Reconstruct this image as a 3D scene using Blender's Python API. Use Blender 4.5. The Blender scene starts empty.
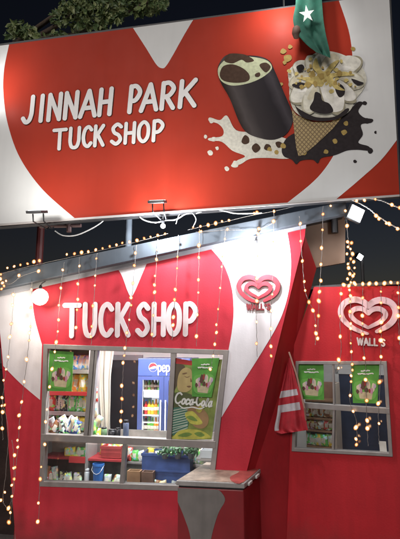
import bpy, bmesh, math, random
from mathutils import Vector, Matrix
random.seed(11)
R = math.radians
scene = bpy.context.scene
COL = scene.collection

# ------------------------------------------------------------------ camera
EYE = Vector((0, 0, 2.2)); PITCH = R(9.2); FPX = 464.0
cam = bpy.data.cameras.new('camera'); cam.sensor_width = 36; cam.lens = 36 * FPX / 539
cam.clip_end = 2000
camo = bpy.data.objects.new('camera', cam); COL.objects.link(camo)
camo.location = EYE; camo.rotation_euler = (R(90) + PITCH, 0, 0)
scene.camera = camo
FWD = Vector((0, math.cos(PITCH), math.sin(PITCH))); UPV = Vector((0, -math.sin(PITCH), math.cos(PITCH)))
def ray(x, y):
    return FWD + Vector((1, 0, 0)) * ((x - 200) / FPX) + UPV * ((269.5 - y) / FPX)

class Frame:
    """vertical reference plane of a wall: a along the wall, d into the wall, z up"""
    def __init__(s, ox, oy, yaw):
        s.o = Vector((ox, oy, 0)); s.rz = -R(yaw)
        s.u = Vector((math.cos(s.rz), math.sin(s.rz), 0)); s.v = Vector((-math.sin(s.rz), math.cos(s.rz), 0))
    def W(s, a, d, z): return s.o + s.u * a + s.v * d + Vector((0, 0, z))
    def L(s, w):
        q = w - s.o; return (q.dot(s.u), q.dot(s.v), q.z)
    def px(s, x, y, d=0.0):
        r = ray(x, y); t = (d - (EYE - s.o).dot(s.v)) / r.dot(s.v)
        a, _, z = s.L(EYE + r * t); return (a, z)
    def P(s, x, y, d=0.0):
        a, z = s.px(x, y, d); return (a, d, z)
    def poly(s, pts, d=0.0): return [s.px(x, y, d) for x, y in pts]
A = Frame(0, 5.2, 10.5)            # shop front
B = Frame(0.984, 5.25, 28)         # wing on the right
C = Frame(0, 4.9, 8)               # billboard
G = Frame(0, 0, 0)                 # world

# ------------------------------------------------------------------ materials
MATS = {}
def mat(name, col, rough=0.5, var=0.12, scale=6.0, bump=0.0, bscale=40.0, metal=0.0, emit=0.0, spec=0.5, stain=0.0, coat=0.0, grime=0):
    if name in MATS: return MATS[name]
    m = bpy.data.materials.new(name); m.use_nodes = True; nt = m.node_tree; N = nt.nodes; Lk = nt.links
    b = N['Principled BSDF']
    tc = N.new('ShaderNodeTexCoord')
    n = N.new('ShaderNodeTexNoise'); n.inputs['Scale'].default_value = scale; n.inputs['Detail'].default_value = 6
    Lk.new(tc.outputs['Object'], n.inputs['Vector'])
    r = N.new('ShaderNodeValToRGB')
    r.color_ramp.elements[0].position = .3; r.color_ramp.elements[1].position = .7
    r.color_ramp.elements[0].color = [c * (1 - var) for c in col] + [1]
    r.color_ramp.elements[1].color = [min(1, c * (1 + var)) for c in col] + [1]
    Lk.new(n.outputs['Fac'], r.inputs['Fac']); out = r.outputs['Color']
    if stain:
        mp = N.new('ShaderNodeMapping'); mp.inputs['Scale'].default_value = (7, 7, .9); Lk.new(tc.outputs['Object'], mp.inputs['Vector'])
        n2 = N.new('ShaderNodeTexNoise'); n2.inputs['Scale'].default_value = 1.6; n2.inputs['Detail'].default_value = 8; n2.inputs['Roughness'].default_value = .65
        Lk.new(mp.outputs['Vector'], n2.inputs['Vector'])
        mr = N.new('ShaderNodeMapRange'); mr.inputs['From Min'].default_value = .45; mr.inputs['From Max'].default_value = .75
        mr.inputs['To Max'].default_value = stain; Lk.new(n2.outputs['Fac'], mr.inputs['Value'])
        mx = N.new('ShaderNodeMix'); mx.data_type = 'RGBA'; Lk.new(mr.outputs['Result'], mx.inputs[0])
        Lk.new(out, mx.inputs[6]); mx.inputs[7].default_value = [c * .35 + .01 for c in col] + [1]; out = mx.outputs[2]
    if grime:
        sp = N.new('ShaderNodeSeparateXYZ'); Lk.new(tc.outputs['Object'], sp.inputs[0])
        n5 = N.new('ShaderNodeTexNoise'); n5.inputs['Scale'].default_value = 5; n5.inputs['Detail'].default_value = 8; Lk.new(tc.outputs['Object'], n5.inputs['Vector'])
        sb = N.new('ShaderNodeMath'); sb.operation = 'MULTIPLY_ADD'; Lk.new(n5.outputs['Fac'], sb.inputs[0]); sb.inputs[1].default_value = -.5; Lk.new(sp.outputs['Z'], sb.inputs[2])
        g_ = N.new('ShaderNodeMapRange'); g_.inputs['From Min'].default_value = -.3; g_.inputs['From Max'].default_value = .15; g_.inputs['To Min'].default_value = .75; g_.inputs['To Max'].default_value = 0; Lk.new(sb.outputs[0], g_.inputs['Value'])
        sc_ = N.new('ShaderNodeTexNoise'); sc_.inputs['Scale'].default_value = 38; sc_.inputs['Detail'].default_value = 4; Lk.new(tc.outputs['Object'], sc_.inputs['Vector'])
        s2 = N.new('ShaderNodeMapRange'); s2.inputs['From Min'].default_value = .69; s2.inputs['From Max'].default_value = .74; s2.inputs['To Max'].default_value = .5; Lk.new(sc_.outputs['Fac'], s2.inputs['Value'])
        m9 = N.new('ShaderNodeMath'); m9.operation = 'MAXIMUM'; Lk.new(g_.outputs['Result'], m9.inputs[0]); Lk.new(s2.outputs['Result'], m9.inputs[1])
        mg = N.new('ShaderNodeMix'); mg.data_type = 'RGBA'; Lk.new(m9.outputs[0], mg.inputs[0]); Lk.new(out, mg.inputs[6]); mg.inputs[7].default_value = (.13, .045, .04, 1); out = mg.outputs[2]
    Lk.new(out, b.inputs['Base Color'])
    n3 = N.new('ShaderNodeTexNoise'); n3.inputs['Scale'].default_value = 3.1; n3.inputs['Detail'].default_value = 5; Lk.new(tc.outputs['Object'], n3.inputs['Vector'])
    m3 = N.new('ShaderNodeMapRange'); m3.inputs['To Min'].default_value = max(.02, rough - .12); m3.inputs['To Max'].default_value = min(1, rough + .12)
    Lk.new(n3.outputs['Fac'], m3.inputs['Value']); Lk.new(m3.outputs['Result'], b.inputs['Roughness'])
    b.inputs['Metallic'].default_value = metal; b.inputs['Specular IOR Level'].default_value = spec
    if coat: b.inputs['Coat Weight'].default_value = coat; b.inputs['Coat Roughness'].default_value = .25
    if emit:
        b.inputs['Emission Color'].default_value = list(col) + [1]; b.inputs['Emission Strength'].default_value = emit
    if bump:
        n4 = N.new('ShaderNodeTexNoise'); n4.inputs['Scale'].default_value = bscale; n4.inputs['Detail'].default_value = 6; Lk.new(tc.outputs['Object'], n4.inputs['Vector'])
        bp = N.new('ShaderNodeBump'); bp.inputs['Strength'].default_value = bump; bp.inputs['Distance'].default_value = .02
        Lk.new(n4.outputs['Fac'], bp.inputs['Height']); Lk.new(bp.outputs['Normal'], b.inputs['Normal'])
    MATS[name] = m; return m
def glass_mat(name, refl, tint=(1, 1, 1)):
    m = bpy.data.materials.new(name); m.use_nodes = True; nt = m.node_tree; N = nt.nodes; N.clear()
    o = N.new('ShaderNodeOutputMaterial'); t = N.new('ShaderNodeBsdfTransparent'); g = N.new('ShaderNodeBsdfGlossy'); mx = N.new('ShaderNodeMixShader')
    t.inputs['Color'].default_value = (*tint, 1); g.inputs['Roughness'].default_value = .03
    n = N.new('ShaderNodeTexNoise'); n.inputs['Scale'].default_value = 5; tc = N.new('ShaderNodeTexCoord'); nt.links.new(tc.outputs['Object'], n.inputs['Vector'])
    mr = N.new('ShaderNodeMapRange'); mr.inputs['To Min'].default_value = refl * .6; mr.inputs['To Max'].default_value = refl * 1.4
    nt.links.new(n.outputs['Fac'], mr.inputs['Value']); nt.links.new(mr.outputs['Result'], mx.inputs[0])
    nt.links.new(t.outputs[0], mx.inputs[1]); nt.links.new(g.outputs[0], mx.inputs[2]); nt.links.new(mx.outputs[0], o.inputs[0])
    return m
def emit_mat(name, col, s):
    m = bpy.data.materials.new(name); m.use_nodes = True; nt = m.node_tree; N = nt.nodes; N.clear()
    o = N.new('ShaderNodeOutputMaterial'); e = N.new('ShaderNodeEmission'); e.inputs[0].default_value = (*col, 1); e.inputs[1].default_value = s
    nt.links.new(e.outputs[0], o.inputs[0]); return m

RED = mat('shop_red_paint', (.56, .036, .058), .5, .10, 3, .08, 60, stain=.16, spec=.2, grime=1)
REDDARK = mat('shop_red_shaded', (.33, .010, .016), .5, .1, 3, .06, 60, stain=.3)  # shop red with the side return's shade put into the colour
WHITE = mat('shop_white_paint', (.80, .76, .80), .45, .06, 3, .05, 60, stain=.16)
GREYF = mat('fascia_grey_metal', (.095, .11, .132), .7, .10, 5, .03, 20, stain=.25, spec=.05)
GREYT = mat('trim_grey', (.42, .42, .47), .5, .08, 5)
BEIGE = mat('gable_beige', (.36, .25, .19), .6, .1, 4)
ALU = mat('aluminium_frame', (.36, .33, .32), .42, .08, 14, metal=.55)
BBRED = mat('billboard_red_vinyl', (.42, .040, .021), .42, .05, 2, .05, 5, spec=.06, stain=.08)
BBWHITE = mat('billboard_white_vinyl', (.76, .77, .77), .42, .04, 2, .05, 5, spec=.06, stain=.06)
BBLET = mat('billboard_letter_white', (.85, .84, .84), .6, .04, 4, spec=.1)
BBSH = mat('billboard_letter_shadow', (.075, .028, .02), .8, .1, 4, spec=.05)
BLACK = mat('black_metal', (.012, .012, .014), .45, .2, 10)
DARKSTEEL = mat('dark_steel', (.05, .05, .055), .5, .2, 10)
LETW = mat('raised_letter_white', (.85, .74, .78), .5, .08, 8, stain=.2, spec=.2)
PINKRED = mat('logo_red', (.42, .045, .065), .4, .06, 8)
PINKW = mat('logo_pinkish_white', (.85, .56, .60), .4, .06, 8)
WIRE = mat('string_wire', (.20, .18, .17), .6, .2, 20)
WIREW = mat('cable_white', (.55, .55, .55), .5, .1, 20)
BULB = emit_mat('bulb_amber', (1.0, .43, .13), 6.5)
BULB2 = emit_mat('bulb_amber_dim', (1.0, .36, .10), 3.2)
LAMPW = emit_mat('lamp_white', (.95, .98, 1.0), 25)
LAMPY = emit_mat('lamp_warm', (1.0, .90, .66), 7)
TUBE = emit_mat('tube_white', (.93, .97, 1.0), 4)
GLASS = glass_mat('window_glass', .07)
GLASSD = glass_mat('display_glass', .12, (.72, .76, .77))
CONC = mat('concrete_ground', (.22, .205, .20), .85, .25, 4, .3, 30, stain=.3)
PAVE = mat('paving', (.30, .27, .26), .8, .2, 7, .3, 40, stain=.3)
INW = mat('interior_white', (.72, .72, .70), .6, .06, 3)
INFLOOR = mat('interior_floor', (.25, .22, .2), .5, .2, 5)
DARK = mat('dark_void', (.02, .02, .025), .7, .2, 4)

# ------------------------------------------------------------------ helpers
BASE = {}
def tag(o, label, cat, group=None, kind=None):
    if label: o['label'] = label
    if cat: o['category'] = cat
    if group: o['group'] = group
    if kind: o['kind'] = kind
    return o
def thing(name, label, cat, fr, base, group=None):
    o = bpy.data.objects.new(name, None); COL.objects.link(o)
    o.empty_display_size = .1
    o.location = fr.W(*base); o.rotation_euler = (0, 0, fr.rz)
    BASE[o.name] = (fr, base)
    return tag(o, label, cat, group)
def catmull(pts, closed=False, n=8):
    P = [Vector(p) for p in pts]; out = []; m = len(P)
    rng = m if closed else m - 1
    for i in range(rng):
        if closed: p0, p1, p2, p3 = P[(i - 1) % m], P[i], P[(i + 1) % m], P[(i + 2) % m]
        else: p0, p1, p2, p3 = P[max(i - 1, 0)], P[i], P[i + 1], P[min(i + 2, m - 1)]
        for k in range(n):
            t = k / n; t2 = t * t; t3 = t2 * t
            out.append(.5 * ((2 * p1) + (-p0 + p2) * t + (2 * p0 - 5 * p1 + 4 * p2 - p3) * t2 + (-p0 + 3 * p1 - 3 * p2 + p3) * t3))
    if not closed: out.append(P[-1])
    return [tuple(q) for q in out]

class MB:
    def __init__(s): s.bm = bmesh.new(); s.slot = 0; s.n = 0
    def f(s, vs):
        try:
            f = s.bm.faces.new(vs); f.material_index = s.slot; return f
        except ValueError: return None
    def v(s, p): return s.bm.verts.new(p)
    def box(s, a0, a1, d0, d1, z0, z1):
        V = [s.v(p) for p in [(a0, d0, z0), (a1, d0, z0), (a1, d1, z0), (a0, d1, z0), (a0, d0, z1), (a1, d0, z1), (a1, d1, z1), (a0, d1, z1)]]
        for q in [(0, 1, 5, 4), (1, 2, 6, 5), (2, 3, 7, 6), (3, 0, 4, 7), (4, 5, 6, 7), (3, 2, 1, 0)]: s.f([V[i] for i in q])
        return s
    def hexa(s, front, back):
        """front/back: 4 points each (3d), ordered bl br tr tl"""
        V = [s.v(p) for p in front] + [s.v(p) for p in back]
        for q in [(0, 1, 2, 3), (7, 6, 5, 4), (0, 4, 5, 1), (1, 5, 6, 2), (2, 6, 7, 3), (3, 7, 4, 0)]: s.f([V[i] for i in q])
        return s
    def quad(s, pts): s.f([s.v(p) for p in pts]); return s
    def prism(s, outer, d0, d1, holes=()):
        loops = [outer] + list(holes); edges = []; fronts = []
        for lp in loops:
            vs = [s.v((a, d0, z)) for a, z in lp]; fronts.append(vs)
            for i in range(len(vs)): edges.append(s.bm.edges.new((vs[i], vs[(i + 1) % len(vs)])))
        if holes:
            res = bmesh.ops.triangle_fill(s.bm, edges=edges, use_beauty=True, use_dissolve=False, normal=(0, -1, 0))
            ff = [g for g in res['geom'] if isinstance(g, bmesh.types.BMFace)]
        else: ff = [s.f(fronts[0])]
        if d1 != d0:
            bk = {}
            for vs in fronts:
                for v in vs: bk[v] = s.v((v.co.x, d1, v.co.z))
            for f in ff:
                if f: f.material_index = s.slot; s.f([bk[v] for v in reversed(f.verts[:])])
            for vs in fronts:
                for i in range(len(vs)):
                    j = (i + 1) % len(vs); s.f([vs[i], bk[vs[i]], bk[vs[j]], vs[j]])
        else:
            for f in ff:
                if f: f.material_index = s.slot
        return s
    def tube(s, pts, r, n=6, caps=True):
        P = [Vector(p) for p in pts]; rings = []
        for i, p in enumerate(P):
            t = (P[min(i + 1, len(P) - 1)] - P[max(i - 1, 0)])
            if t.length < 1e-9: t = Vector((0, 0, 1))
            t.normalize(); x = t.orthogonal().normalized() if i == 0 else (px - t * px.dot(t)).normalized()
            px = x; y = t.cross(x); rr = r[i] if isinstance(r, (list, tuple)) else r
            rings.append([s.v(p + (x * math.cos(2 * math.pi * k / n) + y * math.sin(2 * math.pi * k / n)) * rr) for k in range(n)])
        for a, b in zip(rings, rings[1:]):
            for k in range(n): s.f([a[k], a[(k + 1) % n], b[(k + 1) % n], b[k]])
        if caps: s.f(list(reversed(rings[0]))); s.f(rings[-1])
        return s
    def lathe(s, c, prof, n=14, axis='z'):
        rings = []
        for r, h in prof:
            ring = []
            for k in range(n):
                q = 2 * math.pi * k / n; x, y = r * math.cos(q), r * math.sin(q)
                p = (c[0] + x, c[1] + y, c[2] + h) if axis == 'z' else (c[0] + x, c[1] + h, c[2] + y)
                ring.append(s.v(p))
            rings.append(ring)
        for a, b in zip(rings, rings[1:]):
            for k in range(n): s.f([a[k], a[(k + 1) % n], b[(k + 1) % n], b[k]])
        s.f(list(reversed(rings[0]))); s.f(rings[-1]); return s
    def ribbon(s, pts, w, d, t, closed=False):
        """raised rounded stroke on the plane d (towards -d by t); pts are (a,z)"""
        s.n += 1; t = t + .00035 * (s.n % 9)
        P = [Vector((p[0], p[1])) for p in pts]; m = len(P)
        W = list(w) if isinstance(w, (list, tuple)) else [w] * m
        T = []
        for i in range(m):
            a = P[(i - 1) % m] if closed else P[max(i - 1, 0)]; b = P[(i + 1) % m] if closed else P[min(i + 1, m - 1)]
            q = b - a; T.append(q.normalized() if q.length > 1e-9 else Vector((1, 0)))
        S = [(P[i], T[i], W[i]) for i in range(m)]
        if not closed:
            s0 = [(P[0] - T[0] * W[0] * math.sin(g), T[0], max(W[0] * math.cos(g), 1e-4)) for g in (R(88), R(65), R(40), R(18))]
            s1 = [(P[-1] + T[-1] * W[-1] * math.sin(g), T[-1], max(W[-1] * math.cos(g), 1e-4)) for g in (R(18), R(40), R(65), R(88))]
            S = s0 + S + s1
        prof = [(-1, 0), (-.995, -.9), (-.93, -1), (.93, -1), (.995, -.9), (1, 0)]
        rows = []
        for p, tt, ww in S:
            nn = Vector((-tt.y, tt.x))
            rows.append([s.v((p.x + nn.x * ww * k, d + t * h, p.y + nn.y * ww * k)) for k, h in prof])
        rr = rows + [rows[0]] if closed else rows
        for a, b in zip(rr, rr[1:]):
            for k in range(5): s.f([a[k], b[k], b[k + 1], a[k + 1]])
        if not closed: s.f(rows[0]); s.f(list(reversed(rows[-1])))
        return s
    def build(s, name, m, parent=None, fr=None, base=None, smooth=False, bevel=0, label=None):
        if parent is not None and fr is None: fr, base = BASE[parent.name]
        if base is None: base = (0, 0, 0)
        bmesh.ops.translate(s.bm, verts=s.bm.verts[:], vec=(-base[0], -base[1], -base[2]))
        bmesh.ops.recalc_face_normals(s.bm, faces=s.bm.faces[:])
        me = bpy.data.meshes.new(name); s.bm.to_mesh(me); s.bm.free()
        for q in (m if isinstance(m, (list, tuple)) else [m]): me.materials.append(q)
        if smooth:
            for p in me.polygons: p.use_smooth = True
        o = bpy.data.objects.new(name, me); COL.objects.link(o); BASE[o.name] = (fr, base)
        if parent is not None:
            o.parent = parent
            pb = BASE[parent.name][1]; o.location = (base[0] - pb[0], base[1] - pb[1], base[2] - pb[2])
        else:
            o.location = fr.W(*base); o.rotation_euler = (0, 0, fr.rz)
        if bevel:
            mo = o.modifiers.new('bevel', 'BEVEL'); mo.width = bevel; mo.segments = 2; mo.limit_method = 'ANGLE'; mo.angle_limit = R(40)
        if label: o['label'] = label
        return o

# stroke alphabet ('L' straight stroke, 'S' smooth stroke, 'O' smooth closed)
def arc(cx, cy, rx, ry, a0, a1, n=9): return [(cx + rx * math.cos(R(a0 + (a1 - a0) * i / (n - 1))), cy + ry * math.sin(R(a0 + (a1 - a0) * i / (n - 1)))) for i in range(n)]
F = {
 'J': [('S', [(.80, 1), (.80, .6), (.78, .3), (.62, .06), (.32, .0), (.06, .16)])],
 'I': [('L', [(.5, 0), (.5, 1)])],
 'N': [('L', [(.06, 0), (.06, 1)]), ('L', [(.06, .98), (.94, .02)]), ('L', [(.94, 0), (.94, 1)])],
 'A': [('L', [(0, 0), (.5, 1)]), ('L', [(.5, 1), (1, 0)]), ('L', [(.2, .33), (.8, .33)])],
 'H': [('L', [(.06, 0), (.06, 1)]), ('L', [(.94, 0), (.94, 1)]), ('L', [(.06, .5), (.94, .5)])],
 'P': [('L', [(.08, 0), (.08, 1)]), ('S', [(.1, .98), (.55, .99), (.94, .75), (.6, .46), (.1, .42)])],
 'R': [('L', [(.08, 0), (.08, 1)]), ('S', [(.1, .98), (.55, .99), (.92, .76), (.6, .5), (.1, .46)]), ('L', [(.4, .45), (.98, 0)])],
 'K': [('L', [(.08, 0), (.08, 1)]), ('L', [(.92, 1), (.12, .42)]), ('L', [(.34, .55), (.98, 0)])],
 'T': [('L', [(0, .97), (1, .97)]), ('L', [(.5, .97), (.5, 0)])],
 'U': [('S', [(.07, 1), (.07, .6), (.08, .3), (.28, .03), (.72, .03), (.92, .3), (.93, .6), (.93, 1)])],
 'C': [('S', [(.95, .84), (.6, 1), (.2, .86), (.04, .5), (.2, .14), (.6, 0), (.95, .16)])],
 'S': [('S', [(.92, .86), (.55, 1), (.14, .82), (.28, .58), (.7, .44), (.9, .2), (.5, 0), (.06, .14)])],
 'O': [('O', [(.5, 1), (.12, .82), (.02, .5), (.12, .18), (.5, 0), (.88, .18), (.98, .5), (.88, .82)])],
 'W': [('L', [(0, 1), (.26, 0)]), ('L', [(.26, 0), (.5, .9)]), ('L', [(.5, .9), (.74, 0)]), ('L', [(.74, 0), (1, 1)])],
 'L': [('L', [(.1, 1), (.1, 0)]), ('L', [(.1, .02), (.9, .02)])],
 "'": [('L', [(.55, 1), (.4, .72)])],
 'p': [('L', [(.1, -.38), (.1, .72)]), ('O', [(.5, .72), (.15, .55), (.15, .17), (.5, 0), (.88, .17), (.88, .55)])],
 'e': [('S', [(.14, .38), (.88, .42), (.8, .66), (.5, .74), (.16, .58), (.1, .3), (.3, .04), (.62, 0), (.9, .14)])],
 's': [('S', [(.85, .62), (.5, .74), (.16, .6), (.35, .42), (.7, .32), (.86, .14), (.5, 0), (.1, .1)])],
 'i': [('L', [(.5, 0), (.5, .7)]), ('L', [(.5, .96), (.5, .98)])],
 'o': [('O', [(.5, .72), (.15, .55), (.15, .17), (.5, 0), (.88, .17), (.88, .55)])],
 'c': [('S', [(.9, .6), (.55, .73), (.15, .55), (.12, .2), (.45, 0), (.92, .14)])],
 'a': [('O', [(.5, .72), (.15, .55), (.15, .17), (.5, 0), (.84, .17), (.84, .55)]), ('S', [(.86, .72), (.86, .3), (.9, .06), (1.1, .08)])],
 'l': [('S', [(.3, .5), (.72, .9), (.5, 1.06), (.3, .6), (.34, .1), (.7, .04)])],
 '-': [('L', [(.1, .36), (.9, .4)])],
}
def letter(mb, ch, fr, mapf, d, w, t):
    for kind, pts in F[ch]:
        if kind == 'L': q = [(pts[0][0] + (pts[1][0] - pts[0][0]) * i / 4, pts[0][1] + (pts[1][1] - pts[0][1]) * i / 4) for i in range(5)]
        else: q = catmull(pts, kind == 'O', 6)
        q = [fr.px(*mapf(*p), d) for p in q]
        mb.ribbon(q, w, d, t, kind == 'O')
def line_map(x0, x1, top, bot, lean=0):
    """unit letter cell -> picture point, converted to the wall plane afterwards"""
    def f(u, v):
        x = x0 + (x1 - x0) * u; yt = top(x); yb = bot(x)
        return (x + lean * v, yb + (yt - yb) * v)
    return f
def lin(xa, ya, xb, yb): return lambda x: ya + (yb - ya) * (x - xa) / (xb - xa)

# ------------------------------------------------------------------ ground, sky
mb = MB(); mb.quad([(-300, -300, 0), (300, -300, 0), (300, 300, 0), (-300, 300, 0)])
tag(mb.build('ground', CONC, None, G, (0, 0, 0)), None, None, kind='structure')
mb = MB(); mb.box(-3.2, 1.2, -.55, .0, -.05, .012)
tag(mb.build('pavement', PAVE, None, A, (0, 0, 0)), None, None, kind='structure')

# ------------------------------------------------------------------ the shop building
shop = thing('tuck_shop_building', 'red and white kiosk building with a sloping grey fascia and two glazed serving windows', 'shop building', A, (-1.0, 0, 0))
WIN = [(44, 344), (229, 350), (213, 491.5), (40, 486)]
def floor_a(fr, x, d=0):
    # a-coordinate where the picture column x meets the ground on plane d
    lo, hi = 400, 900
    for _ in range(50):
        m = (lo + hi) / 2
        if fr.px(x, m, d)[1] > 0: lo = m
        else: hi = m
    return fr.px(x, lo, d)
outer = A.poly([(-3, 300), (-3.5, 287), (306, 220), (305, 235)]) + [(A.px(224, 538)[0], 0), (A.px(17, 528)[0], 0)]
hole = A.poly(WIN)
mb = MB(); mb.prism(outer, 0, .1, [hole]); front = mb.build('front_wall', RED, shop)
# white painted bands of the heart motif, 3 mm proud
left = [(-3, 300), (-3.5, 287), (33, 279)] + catmull([(33, 279), (32.5, 300), (35, 320), (42, 345)], n=6)[1:] + [(40, 400)] + catmull([(40, 400), (20, 383), (3.2, 366)], n=5)[1:]
notch = [(112, 262), (151, 254)] + catmull([(151, 254), (143, 272), (135, 291), (131, 296.5), (127.5, 291), (121, 274), (112, 262)], n=6)[1:-1]
band = [(204, 242), (286, 224)] + catmull([(286, 224), (291, 258), (289, 290), (280, 320), (262, 352), (243, 382), (232, 400), (217.5, 424)], n=6)[1:] + [(228.5, 350)] + \
       catmull([(228.5, 350), (232, 330), (233.5, 308), (231, 285), (222, 262), (204, 242)], n=6)[1:-1]
for p in (left, notch, band):
    mb = MB(); mb.prism(A.poly(p, -.003), -.003, -.0005); mb.build('painted_band', WHITE, shop)
mb = MB(); mb.prism(A.poly([(-4, 286), (306, 218), (306, 228), (-4, 297)], -.03), -.03, -.004); mb.build('trim_board', GREYT, shop)
mb = MB(); mb.prism(A.poly([(-8, 274.5), (346, 201), (346.5, 213.5), (-8, 290.5)], -.14), -.14, -.031)
mb.build('fascia', GREYF, shop, bevel=.006)
# roof sheet sloping behind the fascia
r0 = A.px(-8, 280, -.1); r1 = A.px(346, 206, -.1)
mb = MB(); mb.hexa([(r0[0], -.03, r0[1] - .03), (r1[0], -.03, r1[1] - .03), (r1[0], -.03, r1[1]), (r0[0], -.03, r0[1])],
                   [(r0[0], 2.1, r0[1] - .09), (r1[0], 2.1, r1[1] - .09), (r1[0], 2.1, r1[1] - .06), (r0[0], 2.1, r0[1] - .06)])
mb.build('roof', DARKSTEEL, shop)
mb = MB(); mb.prism(A.poly([(300, 226), (345.5, 214), (345, 262.5), (300, 270.5)], .3), .3, .36); mb.build('gable_panel', BEIGE, shop)
# side return between the leaning edge of the front and the wing
def inA(w): return A.L(w)
T_ = A.W(A.px(305, 235)[0], 0.02, A.px(305, 235)[1]); Bt = A.W(A.px(224, 538)[0], .02, 0)
b0 = floor_a(B, 287); W0 = B.W(b0[0], .02, 0); bm_ = B.px(295, 345); Wm = B.W(bm_[0], .02, bm_[1]); bt = B.px(316, 268); Wt = B.W(bt[0], .02, bt[1])
mb = MB(); q = [mb.v(inA(p)) for p in (Bt, T_, Wm, W0, Wt)]
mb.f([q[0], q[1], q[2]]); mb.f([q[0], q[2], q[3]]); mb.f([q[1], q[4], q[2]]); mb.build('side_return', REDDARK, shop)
# inner room
za = .1; zt = 2.55; a0 = A.px(22, 400)[0]; a1 = A.px(226, 400)[0] + .12
mb = MB(); mb.box(a0 - .05, a1 + .05, .1, 2.0, .0, .1); mb.build('floor_slab', INFLOOR, shop)
mb = MB(); mb.box(a0 - .05, a1 + .05, 1.9, 2.0, .1, zt); mb.build('back_wall', INW, shop)
mb = MB(); mb.box(a0 - .05, a0 - .005, .1, 1.9, .1, zt); mb.build('side_wall', INW, shop)
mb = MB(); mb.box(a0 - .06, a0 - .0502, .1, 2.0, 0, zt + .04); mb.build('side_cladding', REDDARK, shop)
mb = MB(); mb.box(a1, a1 + .05, .12, 1.9, .1, zt); mb.build('side_wall', INW, shop)
mb = MB(); mb.box(a0 - .05, a1 + .05, .1, 2.0, zt, zt + .04); mb.build('ceiling', INW, shop)
# interior doorway on the back wall
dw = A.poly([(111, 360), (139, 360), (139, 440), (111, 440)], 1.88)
mb = MB(); mb.box(dw[0][0], dw[1][0], 1.885, 1.897, .1, dw[0][1]); dr = mb.build('doorway', DARK, shop, label='dark doorway in the white back wall')  # dark panel in place of an opening, its unlit depth painted
mb = MB(); mb.box(dw[0][0] - .06, dw[0][0], 1.86, 1.899, .1, dw[0][1] + .08); mb.box(dw[1][0], dw[1][0] + .06, 1.86, 1.899, .1, dw[0][1] + .08)
mb.box(dw[0][0], dw[1][0], 1.86, 1.899, dw[0][1], dw[0][1] + .08); mb.build('door_frame', mat('door_frame_grey', (.25, .25, .26), .5), dr)

# window in the front: a frame with panes, transom and mullions
def frame_ring(mb, fr, quad, w, d0, d1):
    cx = sum(p[0] for p in quad) / 4; cy = sum(p[1] for p in quad) / 4
    o = fr.poly(quad, 0); inner = []
    for i in range(4):
        p = Vector(o[i]); a = Vector(o[i - 1]); b = Vector(o[(i + 1) % 4])
        e = (a - p).normalized() + (b - p).normalized(); inner.append(tuple(p + e * w))
    mb.prism(o, d0, d1, [inner])
    return inner
def bar(mb, fr, p, q, w, d0, d1):
    a = Vector(fr.px(*p)); b = Vector(fr.px(*q)); t = (b - a).normalized(); n = Vector((-t.y, t.x)) * w / 2
    mb.prism([tuple(a - n), tuple(b - n), tuple(b + n), tuple(a + n)], d0, d1)
win = MB(); frame_ring(win, A, WIN, .055, -.02, .06); win = win.build('window', ALU, shop, bevel=.004, label='large serving window framed in grey aluminium')
m = MB(); bar(m, A, (42, 437), (216, 444.5), .075, -.024, .056); m.build('transom', ALU, win, bevel=.004)
for p, q, w in (((93, 349), (86, 436), .05), ((97, 349), (90, 436), .03), ((173.5, 353), (169, 440), .055), ((125, 444), (121.5, 487), .045)):
    m = MB(); bar(m, A, p, q, w, -.016, .05); m.build('mullion', ALU, win, bevel=.003)
for quad, g in (([(48, 349), (93, 350), (86, 437), (45, 435)], GLASS), ([(95, 350), (173, 354), (168, 441), (88, 437)], GLASS), ([(175, 354), (226, 355), (214, 441), (170, 441)], GLASS),
                ([(44, 442), (124, 446), (121, 486), (43, 483)], GLASSD), ([(126, 446), (213, 449), (211, 490), (122, 487)], GLASSD)):
    m = MB(); m.prism(A.poly(quad, .022), .022, .022); m.build('pane', g, win)

# ------------------------------------------------------------------ the wing
WB = [(296, 361), (387, 361), (393, 456.5), (292, 451)]
br = floor_a(B, 430)
outer = [(floor_a(B, 286)[0], 0)] + [B.px(294, 345), B.px(314, 287), B.px(430, 285.5)] + [(B.px(430, 285)[0], 0)]
mb = MB(); mb.prism(outer, 0, .1, [B.poly(WB)])
wing = thing('kiosk_wing', 'plain red wing of the kiosk, set back at an angle on the right', 'building wing', B, (.3, 0, 0))
mb.build('front_wall', mat('wing_red_paint', (.47, .022, .030), .5, .16, 1.3, .08, 60, stain=.22, spec=.2, grime=1), wing)
w2 = MB(); frame_ring(w2, B, WB, .035, -.02, .06); w2 = w2.build('window', ALU, wing, bevel=.004, label='smaller window of the wing in a grey aluminium frame')
m = MB(); bar(m, B, (294, 404.5), (390, 411), .055, -.024, .056); m.build('transom', ALU, w2, bevel=.003)
m = MB(); bar(m, B, (334, 409), (333, 452), .022, -.014, .05); m.build('mullion', ALU, w2, bevel=.003)
m = MB(); bar(m, B, (333, 363), (334, 404), .018, -.010, .046); m.build('mullion', ALU, w2, bevel=.003)
for quad in ([(298, 364), (333, 364), (333, 404), (298, 402)], [(335, 364), (385, 364), (388, 409), (335, 405)], [(296, 408), (333, 410), (332, 451), (295, 449)], [(335, 410), (389, 413), (390, 454), (334, 452)]):
    m = MB(); m.prism(B.poly(quad, .02), .02, .02); m.build('pane', GLASSD, w2)
bl = B.px(288, 400)[0]; brr = B.px(430, 400)[0]
mb = MB(); mb.box(bl, brr, 1.2, 1.28, .1, 2.35); mb.build('back_wall', INW, wing)
mb = MB(); mb.box(bl, brr, .1, 1.28, 0, .1); mb.build('floor_slab', INFLOOR, wing)
mb = MB(); mb.box(bl, brr, .1, 1.28, 2.35, 2.4); mb.build('ceiling', INW, wing)
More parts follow.
